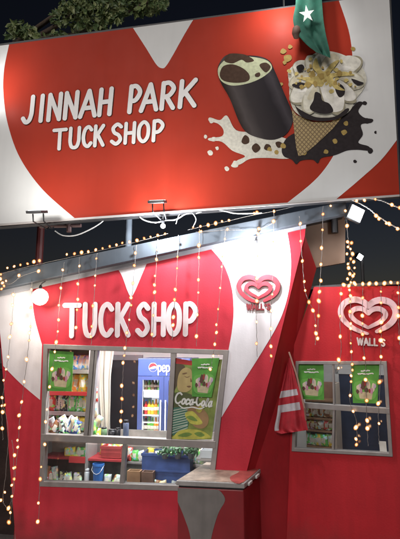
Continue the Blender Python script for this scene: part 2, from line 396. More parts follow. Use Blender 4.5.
for x in (bl, brr - .05):
    mb = MB(); mb.box(x, x + .05, .1, 1.2, .1, 2.35); mb.build('side_wall', INW, wing)
mb = MB(); mb.box(bl, brr, .02, 1.28, B.px(380, 285.6)[1] + .004, B.px(380, 285.6)[1] + .04); mb.build('roof', DARKSTEEL, wing)
# dark blue inner door with white casing, widened to darken the room's right side
NAVY = mat('door_navy', (.025, .04, .085), .5, .3)
dq = B.poly([(339, 374), (352, 374)], 1.17)
mb = MB(); mb.box(dq[0][0], dq[1][0] + .50, 1.17, 1.197, .1, dq[0][1]); d_ = mb.build('inner_door', NAVY, wing)
mb = MB(); mb.box(dq[0][0] - .06, dq[0][0] - .002, 1.15, 1.198, .1, dq[0][1] + .06); mb.box(dq[0][0] - .06, dq[1][0] + .56, 1.15, 1.198, dq[0][1] + .002, dq[0][1] + .06); mb.box(dq[1][0] + .502, dq[1][0] + .56, 1.15, 1.198, .1, dq[0][1])
mb.build('door_casing', INW, d_)

# ------------------------------------------------------------------ signs on the fronts
sg = thing('wall_lettering_sign', 'raised white capital letters spelling TUCK SHOP across the red heart', 'shop sign', A, A.P(130, 336, 0))
top = lin(65, 304.5, 195, 304); bot = lin(65, 336, 195, 334)
for ch, x0, x1 in [('T', 64.5, 79), ('U', 84, 95.5), ('C', 100, 112), ('K', 116.5, 128.5), ('S', 137, 148.5), ('H', 153, 164), ('O', 168, 179.5), ('P', 184.5, 196)]:
    mb = MB(); letter(mb, ch, A, line_map(x0, x1, top, bot, .6), -.006, .0295, .009); mb.build('letter', LETW, sg)
def heart_logo(fr, label, cx, cy, w, h, m, mt, txt, txy, tw, lw, tcol, skew=0):
    base = fr.P(cx, cy + h / 2, 0)
    th = thing('heart_emblem_sign', label, 'emblem sign', fr, base)
    def mp(u, v): return (cx + (u - .5) * w, cy + (.5 - v) * h + skew * (u - .5))
    def stroke(pts, ws, d, t):
        P = catmull(pts, False, 8); n = len(P); W = []
        for i in range(n):
            x = i / (n - 1) * (len(ws) - 1); k = min(int(x), len(ws) - 2); W.append((ws[k] + (ws[k + 1] - ws[k]) * (x - k)) * lw)
        mbx = MB(); mbx.ribbon([fr.px(*mp(*p), d) for p in P], W, d, t); return mbx
    # outer swirl: left arm and right arm
    pts = [(.50, .80), (.40, .93), (.26, .97), (.12, .88), (.05, .66), (.09, .42), (.22, .22), (.36, .10), (.49, .035)]
    stroke(pts, [1.0, 1.1, 1.15, 1.05, 1.0, .95, .85, .7, .45], -.008, .02).build('outer_heart', m, th)
    pts = [(.50, .80), (.60, .93), (.74, .97), (.88, .88), (.95, .66), (.91, .42), (.80, .24), (.64, .10)]
    stroke(pts, [1.0, 1.1, 1.15, 1.1, 1.05, 1.0, .9, .6], -.0085, .02).build('outer_heart', m, th)
    pts = [(.50, .60), (.57, .70), (.67, .73), (.76, .66), (.78, .53), (.70, .38), (.58, .27), (.50, .20)]
    L_ = [(1 - x, y) for x, y in pts]
    stroke(pts, [.75, .85, .9, .85, .8, .75, .65, .5], -.008, .02).build('inner_heart', m, th)
    stroke(L_, [.75, .85, .9, .85, .8, .75, .65, .5], -.0085, .02).build('inner_heart', m, th)
    mbx = MB(); x0, y0, x1, y1, hh = txy
    tl = lin(x0, y0, x1, y1); bl_ = lin(x0, y0 + hh, x1, y1 + hh); widths = [1.35, 1, .85, .85, .35, .85]; tot = sum(widths) + .28 * 5; x = x0
    for ch, wd in zip("WALL'S", widths):
        ww = wd / tot * (x1 - x0); letter(mbx, ch, fr, line_map(x, x + ww, tl, bl_), -.006, tw, .01); x += ww + .28 / tot * (x1 - x0)
    mbx.build('lettering', mt, th); return th
heart_logo(A, "red double heart emblem with WALL'S lettering on the white painted band", 258.5, 290, 43, 27, PINKRED, mat('logo_text_red', (.25, .03, .04), .4), "WALL'S", (247, 304.2, 270, 304.2, 5.4), .0085, .026, None)
heart_logo(B, "pinkish white double heart emblem with WALL'S lettering on the red wing", 368.5, 317, 61, 36, PINKW, mat('logo_text_white', (.72, .62, .62), .4), "WALL'S", (357.5, 338, 385, 339.5, 6.6), .0085, .030, None, 1.0)

# ------------------------------------------------------------------ the billboard
bb = thing('billboard', 'big red billboard above the shop with ice creams and the words JINNAH PARK TUCK SHOP', 'billboard', C, C.P(200, 212, 0))
CQ = [(-14, 47.5), (389, -6), (399.5, 195.5), (-14, 226)]
mb = MB(); mb.prism(C.poly(CQ), 0, .05); mb.build('panel', BBRED, bb)
mb = MB()
o = C.poly([(-16, 45.5), (391, -8), (401.5, 196), (-16, 228.5)], .01); i_ = C.poly(CQ, .01)
mb.prism(o, .012, .10, [C.poly([(-12, 50), (387, -3), (397, 194), (-12, 223)], .01)])
mb.build('frame', DARKSTEEL, bb, bevel=.004)
mb = MB(); mb.prism(C.poly([(-14, 224.6), (399.6, 194.4), (399.7, 196.2), (-14, 226.6)], -.012), -.012, -.0005); mb.build('lower_lip', mat('lip_grey', (.5, .47, .46), .4), bb)
wl = [(-14, 47.5), (9, 44.5)] + catmull([(9, 44.5), (4, 70), (3.5, 95), (8, 125), (20, 158), (43, 190), (76, 219.3)], n=7)[1:] + [(-14, 226)]
wn = [(133, 27.9), (193, 19.9)] + catmull([(193, 19.9), (184, 35), (174, 53), (166, 66), (161.5, 68), (156, 64), (146, 48), (133, 27.9)], n=6)[1:-1]
wr = [(339, .6), (389, -6), (396.8, 140)] + catmull([(396.8, 140), (381, 160), (359, 180), (335, 200.2)], n=5)[1:] + [(286, 203.8)] + \
     catmull([(286, 203.8), (318, 177), (338, 147), (349, 113), (353, 75), (350, 36), (339, .6)], n=7)[1:-1]
for p in (wl, wn, wr):
    mb = MB(); mb.prism(C.poly(p, -.003), -.003, -.0005); mb.build('white_shape', BBWHITE, bb)
def words(spec, top, bot, w, lean, name):
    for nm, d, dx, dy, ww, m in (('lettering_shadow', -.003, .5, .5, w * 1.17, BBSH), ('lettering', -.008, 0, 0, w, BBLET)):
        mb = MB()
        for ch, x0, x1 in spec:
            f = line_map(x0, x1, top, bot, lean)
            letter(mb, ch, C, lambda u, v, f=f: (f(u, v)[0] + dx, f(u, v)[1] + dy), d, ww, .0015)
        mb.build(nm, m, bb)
words([('J', 22, 33), ('I', 37.5, 43.5), ('N', 47.5, 59.5), ('N', 64, 76), ('A', 80, 94.5), ('H', 98.5, 110), ('P', 128.5, 139), ('A', 141, 156), ('R', 160.5, 173), ('K', 178.5, 194.5)],
      lin(33, 96.5, 197, 79.5), lin(29, 122, 194, 105.5), .027, 2.4, '')
words([('T', 53, 65), ('U', 69, 79), ('C', 82.5, 91), ('K', 94, 103), ('S', 111, 121), ('H', 124.5, 134), ('O', 138, 148), ('P', 152.5, 162.5)],
      lin(57, 129.5, 160, 120.5), lin(57, 149, 160, 140), .0215, 1.2, '')
# printed ice cream picture, flat layers on the panel
def col(n, c, v=.15, sc=30, rough=.6): return mat(n, c, rough, v, sc, spec=.06)
CREAM = col('print_cream', (.70, .68, .58)); MINT = col('print_mint', (.56, .60, .40)); CHOC = col('print_choc', (.034, .028, .030)); CHOC2 = col('print_choc_brown', (.075, .045, .032))
CHOC3 = col('print_choc_sheen', (.05, .05, .06), .1); NUT = col('print_nut', (.42, .30, .10)); YEL = col('print_yellow', (.60, .48, .18), .25); CONE = None
SPL = col('print_splash_white', (.70, .68, .60)); SHADE = col('print_cream_shade', (.52, .49, .38))
def wafer():
    m = bpy.data.materials.new('print_waffle'); m.use_nodes = True; nt = m.node_tree; N = nt.nodes; b = N['Principled BSDF']
    tc = N.new('ShaderNodeTexCoord'); fac = None
    for ang in (40, -40):
        mp = N.new('ShaderNodeMapping'); mp.inputs['Rotation'].default_value = (0, R(ang), 0); nt.links.new(tc.outputs['Object'], mp.inputs['Vector'])
        wv = N.new('ShaderNodeTexWave'); wv.inputs['Scale'].default_value = 9; wv.inputs['Distortion'].default_value = .3; nt.links.new(mp.outputs['Vector'], wv.inputs['Vector'])
        if fac is None: fac = wv.outputs['Fac']
        else:
            mm = N.new('ShaderNodeMath'); mm.operation = 'MINIMUM'; nt.links.new(fac, mm.inputs[0]); nt.links.new(wv.outputs['Fac'], mm.inputs[1]); fac = mm.outputs[0]
    r = N.new('ShaderNodeValToRGB'); r.color_ramp.elements[0].position = .05; r.color_ramp.elements[1].position = .35
    r.color_ramp.elements[0].color = (.16, .10, .035, 1); r.color_ramp.elements[1].color = (.40, .29, .12, 1)
    nt.links.new(fac, r.inputs[0]); nt.links.new(r.outputs[0], b.inputs['Base Color']); b.inputs['Roughness'].default_value = .5; return m
WAF = wafer()
LAY = [0]
def art(name, shapes, m, closed=True, smooth=True, parent=None, px=lambda x, y: (200 + x / 2.222, 40 + y / 2.222), fr=C, d0=-.0045, root=None, bump=True):
    if bump: LAY[0] += 1
    d = d0 - .0006 * LAY[0]
    for s_ in shapes:
        d -= .00004; mb = MB()
        p = [px(x, y) for x, y in (catmull(s_, True, 5) if smooth else s_)]
        q = fr.poly(p, d); mb.prism(q, d, d); mb.build(name, m, root)
def blob(cx, cy, r, n=7, k=.25, sy=1): return [(cx + r * math.cos(2 * math.pi * i / n) * random.uniform(1 - k, 1 + k), cy + sy * r * math.sin(2 * math.pi * i / n) * random.uniform(1 - k, 1 + k)) for i in range(n)]
art('printed_splash', [[(60, 168), (80, 200), (120, 205), (180, 215), (215, 235), (222, 258), (190, 264), (150, 262), (112, 264), (90, 276), (74, 279), (82, 268), (100, 258), (72, 246), (48, 226), (22, 224), (20, 218), (48, 214), (52, 200), (40, 186), (20, 180), (22, 172), (44, 178)],
     blob(25, 180, 5), blob(22, 250, 6), blob(60, 286, 5), blob(78, 276, 8), blob(30, 220, 6), blob(12, 215, 4), blob(38, 240, 4)], SPL, root=bb)
art('printed_splash', [[(196, 215), (240, 195), (300, 180), (330, 158), (350, 138), (362, 140), (352, 158), (364, 172), (384, 176), (380, 184), (358, 188), (362, 210), (352, 228), (374, 236), (380, 246), (350, 244), (326, 246), (300, 256), (270, 262), (262, 274), (250, 266), (224, 268), (214, 276), (204, 266), (186, 258), (182, 240)],
     blob(372, 180, 6), blob(378, 246, 6), blob(366, 140, 5), blob(345, 270, 4), blob(390, 205, 3)], CHOC, root=bb)
art('printed_splash', [blob(150, 238, 7), blob(125, 240, 9), blob(102, 222, 10), blob(175, 232, 7), blob(170, 205, 9)], CHOC2, root=bb)
art('printed_nuts', [blob(155, 243, 5), blob(185, 236, 6), blob(170, 250, 5), blob(230, 250, 6), blob(300, 225, 5), blob(320, 205, 6), blob(325, 185, 5), blob(280, 248, 5), blob(195, 40, 9), blob(185, 25, 6), blob(200, 15, 5), blob(340, 20, 5), blob(188, 50, 4), blob(180, 98, 4)], NUT, root=bb)
# choc bar: the print shades from a lit left flank to a dark right one
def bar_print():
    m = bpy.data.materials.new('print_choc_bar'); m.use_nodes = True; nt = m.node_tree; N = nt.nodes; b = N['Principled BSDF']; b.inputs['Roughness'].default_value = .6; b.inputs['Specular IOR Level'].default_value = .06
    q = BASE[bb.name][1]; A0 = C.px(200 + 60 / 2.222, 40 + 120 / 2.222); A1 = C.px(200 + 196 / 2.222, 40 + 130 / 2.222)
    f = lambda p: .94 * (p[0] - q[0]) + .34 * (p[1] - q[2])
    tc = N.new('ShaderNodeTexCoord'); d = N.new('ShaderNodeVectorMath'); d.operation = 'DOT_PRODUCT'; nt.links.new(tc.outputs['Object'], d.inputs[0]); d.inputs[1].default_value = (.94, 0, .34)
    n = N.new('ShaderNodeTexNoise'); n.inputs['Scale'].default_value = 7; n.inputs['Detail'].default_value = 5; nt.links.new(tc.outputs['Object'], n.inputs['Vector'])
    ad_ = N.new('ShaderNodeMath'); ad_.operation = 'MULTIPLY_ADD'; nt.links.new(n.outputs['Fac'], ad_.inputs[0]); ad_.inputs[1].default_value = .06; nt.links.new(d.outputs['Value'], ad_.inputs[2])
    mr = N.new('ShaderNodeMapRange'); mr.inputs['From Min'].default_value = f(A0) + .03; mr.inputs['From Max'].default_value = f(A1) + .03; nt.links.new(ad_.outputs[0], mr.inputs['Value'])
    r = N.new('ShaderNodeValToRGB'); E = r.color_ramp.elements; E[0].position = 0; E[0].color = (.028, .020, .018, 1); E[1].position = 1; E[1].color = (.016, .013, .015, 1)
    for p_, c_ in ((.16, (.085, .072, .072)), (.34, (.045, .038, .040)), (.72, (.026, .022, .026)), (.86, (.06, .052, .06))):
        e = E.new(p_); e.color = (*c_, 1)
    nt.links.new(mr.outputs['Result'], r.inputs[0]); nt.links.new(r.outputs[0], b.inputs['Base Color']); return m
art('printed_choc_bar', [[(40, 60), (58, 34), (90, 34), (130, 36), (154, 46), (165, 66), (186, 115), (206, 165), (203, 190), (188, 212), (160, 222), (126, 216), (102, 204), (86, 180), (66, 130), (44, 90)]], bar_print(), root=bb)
art('printed_cream_top', [[(45, 88), (40, 64), (56, 44), (80, 36), (120, 38), (150, 46), (160, 62), (146, 78), (120, 92), (90, 100), (64, 100)]], MINT, root=bb)
art('printed_choc_top', [[(44, 74), (52, 58), (72, 54), (94, 62), (109, 76), (108, 90), (86, 95), (60, 93), (47, 86)], [(54, 46), (64, 31), (92, 31), (108, 36), (120, 46), (104, 50), (92, 44), (72, 52)], [(132, 56), (146, 50), (157, 60), (146, 72)], blob(128, 78, 6)], CHOC2, root=bb)
# cone
art('printed_cone', [[(204, 152), (214, 166), (250, 182), (290, 182), (320, 166), (296, 196), (258, 232), (228, 256), (219, 258), (214, 240), (209, 200)]], WAF, smooth=False, root=bb)
art('printed_cream', [[(198, 98), (196, 70), (212, 54), (236, 44), (262, 26), (296, 26), (330, 38), (358, 58), (370, 84), (364, 108), (346, 132), (334, 156), (312, 172), (276, 180), (240, 176), (212, 160), (200, 134)]], CREAM, root=bb)
rs = random.Random(4)
TON = [col('print_cream_tone_%d' % k, c, .2, 16) for k, c in enumerate([(.76, .74, .66), (.70, .68, .58), (.82, .80, .74), (.66, .61, .46)])]
def petal(cx, cy, ang, l, w):
    c_, s_ = math.cos(R(ang)), math.sin(R(ang)); base = [(0, -.25), (.3, -.5), (.7, -.55), (.95, -.3), (1.02, .05), (.9, .4), (.6, .55), (.25, .4), (0, .2)]
    return [(cx + (x * l) * c_ - y * w * s_ + rs.uniform(-2, 2), cy + (x * l) * s_ + y * w * c_ + rs.uniform(-2, 2)) for x, y in base]
for k, (ang, l, w) in enumerate([(-160, 66, 34), (-125, 52, 30), (-90, 50, 32), (-55, 56, 30), (-22, 92, 36), (8, 92, 34), (35, 88, 34), (165, 70, 32), (140, 84, 40), (112, 84, 34), (62, 88, 38)]):
    art('printed_cream_shade', [petal(270, 82, ang, l * 1.03, w * 1.12)], SHADE if k % 2 else col('print_shade_dark', (.36, .33, .24)), root=bb)
    art('printed_cream_lobe', [petal(270, 80, ang, l, w)], TON[k % 4], root=bb)
    art('printed_cream_lobe', [petal(270 + 10 * math.cos(R(ang)), 79 + 10 * math.sin(R(ang)), ang + 6, l * .62, w * .42)], TON[(k + 2) % 4], root=bb)
art('printed_choc_sauce', [[(256, 116), (268, 120), (272, 134), (288, 142), (296, 158), (282, 164), (262, 162), (244, 152), (252, 134)], [(204, 100), (222, 94), (240, 100), (222, 108)], [(300, 106), (312, 98), (322, 110), (318, 124), (308, 126)], [(208, 138), (216, 150), (240, 164), (262, 172), (300, 170), (326, 152), (330, 158), (304, 176), (262, 180), (226, 170)], [(214, 60), (226, 54), (232, 62), (222, 72)], [(336, 86), (356, 92), (364, 96), (350, 100)]], CHOC, root=bb)
art('printed_yellow_drizzle', [[(262, 78), (250, 60), (258, 40), (266, 60), (276, 70), (292, 52), (310, 44), (298, 62), (290, 74), (320, 70), (344, 78), (318, 80), (296, 84), (306, 100), (322, 112), (300, 108), (282, 90), (270, 104), (250, 98), (226, 108), (236, 92), (214, 84), (240, 82)]], YEL, root=bb)
art('printed_nuts', [blob(rs.gauss(272, 30), rs.gauss(80, 16), rs.uniform(2.2, 4.5), 6, .4) for k in range(26)], YEL, root=bb)
art('printed_nuts', [blob(rs.gauss(268, 34), rs.gauss(84, 18), rs.uniform(2, 4), 6, .4) for k in range(14)], NUT, root=bb)
art('printed_nuts', [blob(270, 80, 7), blob(284, 74, 5), blob(240, 98, 7), blob(226, 104, 5), blob(256, 96, 5), blob(310, 74, 6), blob(250, 72, 5), blob(300, 96, 5), blob(334, 72, 4)], NUT, root=bb)
# posts and rails carrying the board above the roof
for (x, y0, y1, d, r, m, lb) in ((45, 215, 262, .80, .05, mat('post_red', (.16, .035, .035), .5), 'dull red post'), (131, 205, 252, .55, .038, mat('post_grey', (.22, .26, .32), .5), 'grey post'), (330, 190, 215, .45, .04, DARKSTEEL, None)):
    p = C.px(x, y1 + 18, d); q = C.px(x, y0 - 60, d)
    mb = MB(); mb.tube([(q[0], d, p[1]), (q[0], d, q[1])], r, 10); mb.build('post', m, bb, smooth=False, label=lb)
p = C.P(40, 226.5, .2); q = C.P(81, 225.5, .2)
mb = MB(); mb.tube([p, q], .022, 8); mb.tube([C.P(69, 219, .2), C.P(69, 232, .2)], .03, 8); mb.build('rail', mat('rail_brown', (.12, .07, .07), .5), bb)

# ------------------------------------------------------------------ flood lights and lamps
def floodlight(x, y, label, d=-.30):
    c = C.P(x, y, d)
    t = thing('floodlight', label, 'floodlight', C, c, 'black floodlights under the billboard')
    mb = MB(); mb.hexa([(c[0] - .085, d - .10, c[2] - .015), (c[0] + .085, d - .10, c[2] - .015), (c[0] + .085, d - .11, c[2] + .012), (c[0] - .085, d - .11, c[2] + .012)],
                       [(c[0] - .085, d + .06, c[2] + .03), (c[0] + .085, d + .06, c[2] + .03), (c[0] + .085, d + .05, c[2] + .057), (c[0] - .085, d + .05, c[2] + .057)])
    mb.build('housing', BLACK, t, bevel=.004)
    for s_ in (-1, 1):
        mb = MB(); mb.tube([(c[0] + s_ * .06, d, c[2] + .01), (c[0] + s_ * .06, d + .02, c[2] - .07), (c[0] + s_ * .03, d + .27, c[2] - .09), (c[0] + s_ * .03, .02, c[2] - .06)], .008, 6); mb.build('arm', BLACK, t)
    mb = MB(); mb.hexa([(c[0] - .07, d - .09, c[2] + .016), (c[0] + .07, d - .09, c[2] + .016), (c[0] + .07, d - .09, c[2] + .02), (c[0] - .07, d - .09, c[2] + .02)],
                       [(c[0] - .07, d + .04, c[2] + .056), (c[0] + .07, d + .04, c[2] + .056), (c[0] + .07, d + .04, c[2] + .06), (c[0] - .07, d + .04, c[2] + .06)])
    mb.build('lens', TUBE, t)
    return c
def spot(name, loc, target, watt, size=120, blend=1, colr=(1, .95, .88), rad=.06):
    l = bpy.data.lights.new(name, 'SPOT'); l.energy = watt; l.color = colr; l.spot_size = R(size); l.spot_blend = blend; l.shadow_soft_size = rad
    o = bpy.data.objects.new(name, l); COL.objects.link(o); o.location = loc
    o.rotation_euler = (Vector(target) - Vector(loc)).to_track_quat('-Z', 'Y').to_euler(); return o
def point(name, loc, watt, colr=(1, .95, .88), rad=.04):
    l = bpy.data.lights.new(name, 'POINT'); l.energy = watt; l.color = colr; l.shadow_soft_size = rad
    o = bpy.data.objects.new(name, l); COL.objects.link(o); o.location = loc; return o
c1 = floodlight(38, 214.5, 'black floodlight under the left white corner of the billboard')
c2 = floodlight(158, 204.5, 'black floodlight under the red middle of the billboard')
for c, w, tx in ((c1, 34, .2), (c2, 40, .35)):
    spot('flood_beam', C.W(c[0], c[1] - .5, c[2] + .05), C.W(c[0] + tx, 0, c[2] + .75), w, 165, 1, (1, .96, .90))
def unseen_flood(x, y, label, tx, ty, w):  # unseen floodlights added to make the light pools on the sign
    d = -.55; c = C.P(x, y, d); t = thing('unseen_floodlight', label, 'floodlight', C, c)
    mb = MB(); mb.hexa([(c[0] - .08, d - .03, c[2] - .05), (c[0] + .08, d - .03, c[2] - .05), (c[0] + .08, d - .05, c[2] + .06), (c[0] - .08, d - .05, c[2] + .06)], [(c[0] - .08, d + .02, c[2] - .07), (c[0] + .08, d + .02, c[2] - .07), (c[0] + .08, d, c[2] + .04), (c[0] - .08, d, c[2] + .04)]); mb.build('housing', BLACK, t, bevel=.004)
    mb = MB(); mb.tube([(c[0], d - .04, c[2] + .03), (c[0], d + .2, c[2] + .16), (c[0], .03, c[2] + .1), (c[0], .09, c[2] - .1)], .012, 8); mb.build('arm', BLACK, t)
    mb = MB(); mb.hexa([(c[0] - .07, d + .021, c[2] - .062), (c[0] + .07, d + .021, c[2] - .062), (c[0] + .07, d + .006, c[2] + .034), (c[0] - .07, d + .006, c[2] + .034)], [(c[0] - .07, d + .026, c[2] - .062), (c[0] + .07, d + .026, c[2] - .062), (c[0] + .07, d + .011, c[2] + .034), (c[0] - .07, d + .011, c[2] + .034)]); mb.build('lens', TUBE, t)
    spot('flood_beam', C.W(c[0], d + .05, c[2] - .02), C.W(*C.P(tx, ty, 0)), w, 150, 1, (1, .97, .94))
unseen_flood(286, -40, 'added unseen floodlight on an arm over the top edge of the billboard', 284, 45, 42)
unseen_flood(-38, 70, 'added unseen floodlight on an arm at the left end of the billboard', 4, 76, 22)
# small lamp hanging below the second floodlight, lights the fascia
def bulb_lamp(fr, x, y, d, label, r, m, top=(0, .08), cat='lamp'):
    c = fr.P(x, y, d)
    t = thing('hanging_lamp', label, cat, fr, (c[0], c[1], c[2] + .1))
    mb = MB(); mb.lathe(c, [(r * .15, -r), (r * .45, -r * .9), (r * .7, -r * .72), (r * .92, -r * .38), (r, 0), (r * .93, r * .36), (r * .75, r * .66), (r * .4, r * .92), (r * .2, r * 1.0)], 32); mb.build('bulb', m, t, smooth=True)
    mb = MB(); mb.lathe((c[0], c[1], c[2] + r), [(.016, -.004), (.018, .03), (.008, .045)], 10); mb.build('socket', BLACK, t)
    mb = MB(); mb.tube([(c[0], c[1], c[2] + r + .04), (c[0], c[1] + .3 * top[0], c[2] + r + .04 + top[1] * .5), (c[0], c[1] + top[0], c[2] + r + .04 + top[1])], .006, 6); mb.build('stem', DARKSTEEL, t)
    return c
l2 = bulb_lamp(A, 163, 226, -.36, 'small lamp hanging under the middle floodlight above the fascia', .026, LAMPW, (.0, .07))
point('lamp_glow', A.W(l2[0], l2[1] - .05, l2[2] - .05), 58, (.92, .97, 1))
l1 = bulb_lamp(A, 40, 297, -.19, 'glowing warm bulb below the left end of the fascia', .095, LAMPY, (.1, .06))  # globe enlarged so that its size carries the bulb's glare
point('lamp_glow', A.W(l1[0], l1[1] - .12, l1[2] - .05), 24, (1, .93, .80))
l3 = bulb_lamp(A, 256, 246, -.17, 'glaring white bulb over the heart emblem on the white band', .026, LAMPW, (.1, .05))
point('lamp_glow', A.W(l3[0], l3[1] - .12, l3[2] - .04), 60, (.95, .98, 1))
# white square flood on the roof corner, facing the camera
def square_flood(x, y, d, s_, rotz, tilt, label, m):
    c = A.P(x, y, d); t = thing('roof_floodlight', label, 'floodlight', A, c)
    def hx(w, h, y0, y1):
        mb = MB(); M = Matrix.Rotation(R(tilt), 4, 'Y') @ Matrix.Rotation(R(rotz), 4, 'Z')
        mb.hexa([Vector(c) + M @ Vector(p) for p in ((-w, y0, -h), (w, y0, -h), (w, y0, h), (-w, y0, h))], [Vector(c) + M @ Vector(p) for p in ((-w, y1, -h), (w, y1, -h), (w, y1, h), (-w, y1, h))])
        return mb
    hx(s_, s_ * .95, 0, .05).build('housing', BLACK, t, bevel=.004)
    hx(s_ * .86, s_ * .80, -.006, -.001).build('lens', m, t)
    mb = MB(); mb.tube([(c[0], d + .03, c[2]), (c[0] - .05, d + .08, c[2] + .06), (c[0] - .1, d + .1, c[2] - .05)], .009, 6); mb.build('bracket', BLACK, t)
    return c
f4 = square_flood(356, 213.5, -.22, .085, 22, 24, 'bright white square floodlight at the right end of the fascia', LAMPW)
spot('flood_beam', A.W(f4[0], f4[1] - .05, f4[2]), A.W(f4[0] + .25, -3, .6), 10, 130, .9, (.9, .96, 1))
point('lamp_glow', A.W(f4[0] - .02, f4[1] - .10, f4[2] - .12), 3.5, (.9, .96, 1))
f5 = square_flood(360, 257, .7, .040, 30, 30, 'small white square lamp behind the wing roof', LAMPW)
mb = MB(); mb.tube([(f5[0] + .03, .76, f5[2]), (f5[0] + .03, .76, 2.4)], .02, 8)
mb.build('pole', DARKSTEEL, bpy.data.objects[[o.name for o in COL.objects if o.name.startswith('roof_floodlight')][-1]])

# ------------------------------------------------------------------ hanging cables
def cable(fr, pts, d, label, r=.007, m=WIREW):
    P = catmull([fr.P(x, y, d) for x, y in pts], False, 8)
    mb = MB(); mb.tube(P, r, 6); o = mb.build('cable', m, None, fr, fr.P(*pts[0], d)); tag(o, label, 'cable'); return o
cable(C, [(55, 231), (63, 235.5), (75, 235.5), (88, 230.5), (100, 223.5), (108, 216)], .08, 'white cable sagging under the left part of the billboard')
cable(C, [(137, 212), (142, 219), (154, 222.5), (166, 220.5), (176, 219.5), (186, 214), (198, 211)], .03, 'white cable looped behind the middle floodlight')
cable(C, [(196, 213.5), (210, 209.5), (224, 211), (237, 213.5), (262, 213)], .03, 'white cable lying along the fascia right of the middle')
cable(C, [(176, 224), (180, 214), (190, 212), (196, 219), (193, 227)], .06, 'thin curled cable end near the middle of the fascia', .005)

# ------------------------------------------------------------------ string lights
def bulb_mesh(core, shell, cs, ss):
    bm = bmesh.new()
    bmesh.ops.create_icosphere(bm, subdivisions=2, radius=.0175)
    n0 = len(bm.faces); bmesh.ops.create_icosphere(bm, subdivisions=2, radius=.0105)
    bm.faces.ensure_lookup_table()
    for k, f in enumerate(bm.faces): f.material_index = 0 if k < n0 else 1; f.smooth = True
    for v in bm.verts: v.co.z *= 1.25
    me = bpy.data.meshes.new('bulb'); bm.to_mesh(me); bm.free()
    m = bpy.data.materials.new('bulb_shell'); m.use_nodes = True; nt = m.node_tree; N = nt.nodes; N.clear()
    o = N.new('ShaderNodeOutputMaterial'); t = N.new('ShaderNodeBsdfTransparent'); e = N.new('ShaderNodeEmission'); mx = N.new('ShaderNodeMixShader')
    e.inputs[0].default_value = (*shell, 1); e.inputs[1].default_value = ss; mx.inputs[0].default_value = .32
    nt.links.new(t.outputs[0], mx.inputs[1]); nt.links.new(e.outputs[0], mx.inputs[2]); nt.links.new(mx.outputs[0], o.inputs[0])
    me.materials.append(m); me.materials.append(emit_mat('bulb_core', core, cs)); return me
BM = bulb_mesh((1, .62, .30), (1, .36, .09), 10, 2.3)
BM2 = bulb_mesh((1, .50, .20), (1, .28, .06), 4, 1.2)
def strand(fr, pts, label, d=-.17, step=None, bulbs=None, group='strings of amber fairy lights', dim=.3, r=.0027, m=WIRE, jit=.55):
    P3 = catmull([fr.P(*p[:2], p[2] if len(p) > 2 else d) for p in pts], False, 12)
    # small wobble so that the wire does not look ruled
    P3 = [(a + random.uniform(-.003, .003), dd + random.uniform(-.006, .006), z) for a, dd, z in P3]
    t = thing('light_string', label, 'light string', fr, P3[0], group)
    mb = MB(); mb.tube(P3, r, 5); mb.build('wire', m, t)
    spots = []
    if bulbs: spots = [fr.P(*b[:2], (b[2] if len(b) > 2 else d) - .008) for b in bulbs]
    else:
        acc = step * random.uniform(.2, .8)
        for a, b in zip(P3, P3[1:]):
            L = (Vector(b) - Vector(a)).length
            while acc <= L and L > 0:
                spots.append(tuple(Vector(a).lerp(Vector(b), acc / L))); acc += step * random.uniform(1 - jit, 1 + jit)
            acc -= L
    base = BASE[t.name][1]
    for s_ in spots:
        o = bpy.data.objects.new('bulb', BM2 if random.random() < dim else BM); COL.objects.link(o); o.parent = t
        o.location = (s_[0] - base[0] + random.uniform(-.006, .006), s_[1] - base[1] - .008, s_[2] - base[2])
        k = random.uniform(.7, 1.25); o.scale = (k, k, k * random.uniform(.9, 1.15)); o.rotation_euler = (random.uniform(-.6, .6), random.uniform(-.6, .6), 0)
    return t
S = .165
# row along the top edge of the fascia
strand(A, [(-4, 275.5), (20, 268.5), (60, 259.5), (100, 250.5), (140, 241), (168, 233.5)], 'row of amber bulbs along the left half of the fascia top', -.15,
       bulbs=[(1, 274.5), (8, 268), (14.5, 266.5), (21, 265), (28, 263.8), (34, 261.8), (40, 260.8), (67.5, 254.5), (75, 253.8), (82, 252.5), (89, 251.8), (96, 250), (103, 248.5), (110, 246.5), (117, 245), (123, 243), (130, 242), (137, 240.5), (144, 238.5), (151, 237), (158, 235.5), (165, 234)])
strand(A, [(188, 230), (200, 227), (214, 224), (230, 220.5), (256, 214.5), (280, 210), (308, 203.5), (346, 200.5)], 'row of amber bulbs along the right half of the fascia top', -.15,
       bulbs=[(193, 227.5), (201, 226.5), (208.5, 225.2), (215.5, 223.5), (222.5, 221.5), (229.5, 220.5), (254.5, 213.5), (257.5, 212.5), (273.5, 211.5), (307.5, 204), (323, 199.5), (331, 206), (345, 211)])
strand(A, [(196, 232), (214, 231), (227, 230), (242, 230), (258, 229.5), (275, 222)], 'short sagging strand across the face of the fascia', -.16, bulbs=[(201.5, 231.5), (227.5, 229.5), (258.5, 229)])
strand(A, [(0, 281), (10, 284), (22, 276), (40, 270)], 'tangle of amber bulbs at the far left end of the fascia', -.17, bulbs=[(1, 279), (2.5, 283), (4.5, 286), (6, 281), (19.5, 275.5), (39, 271.2), (2, 289)])
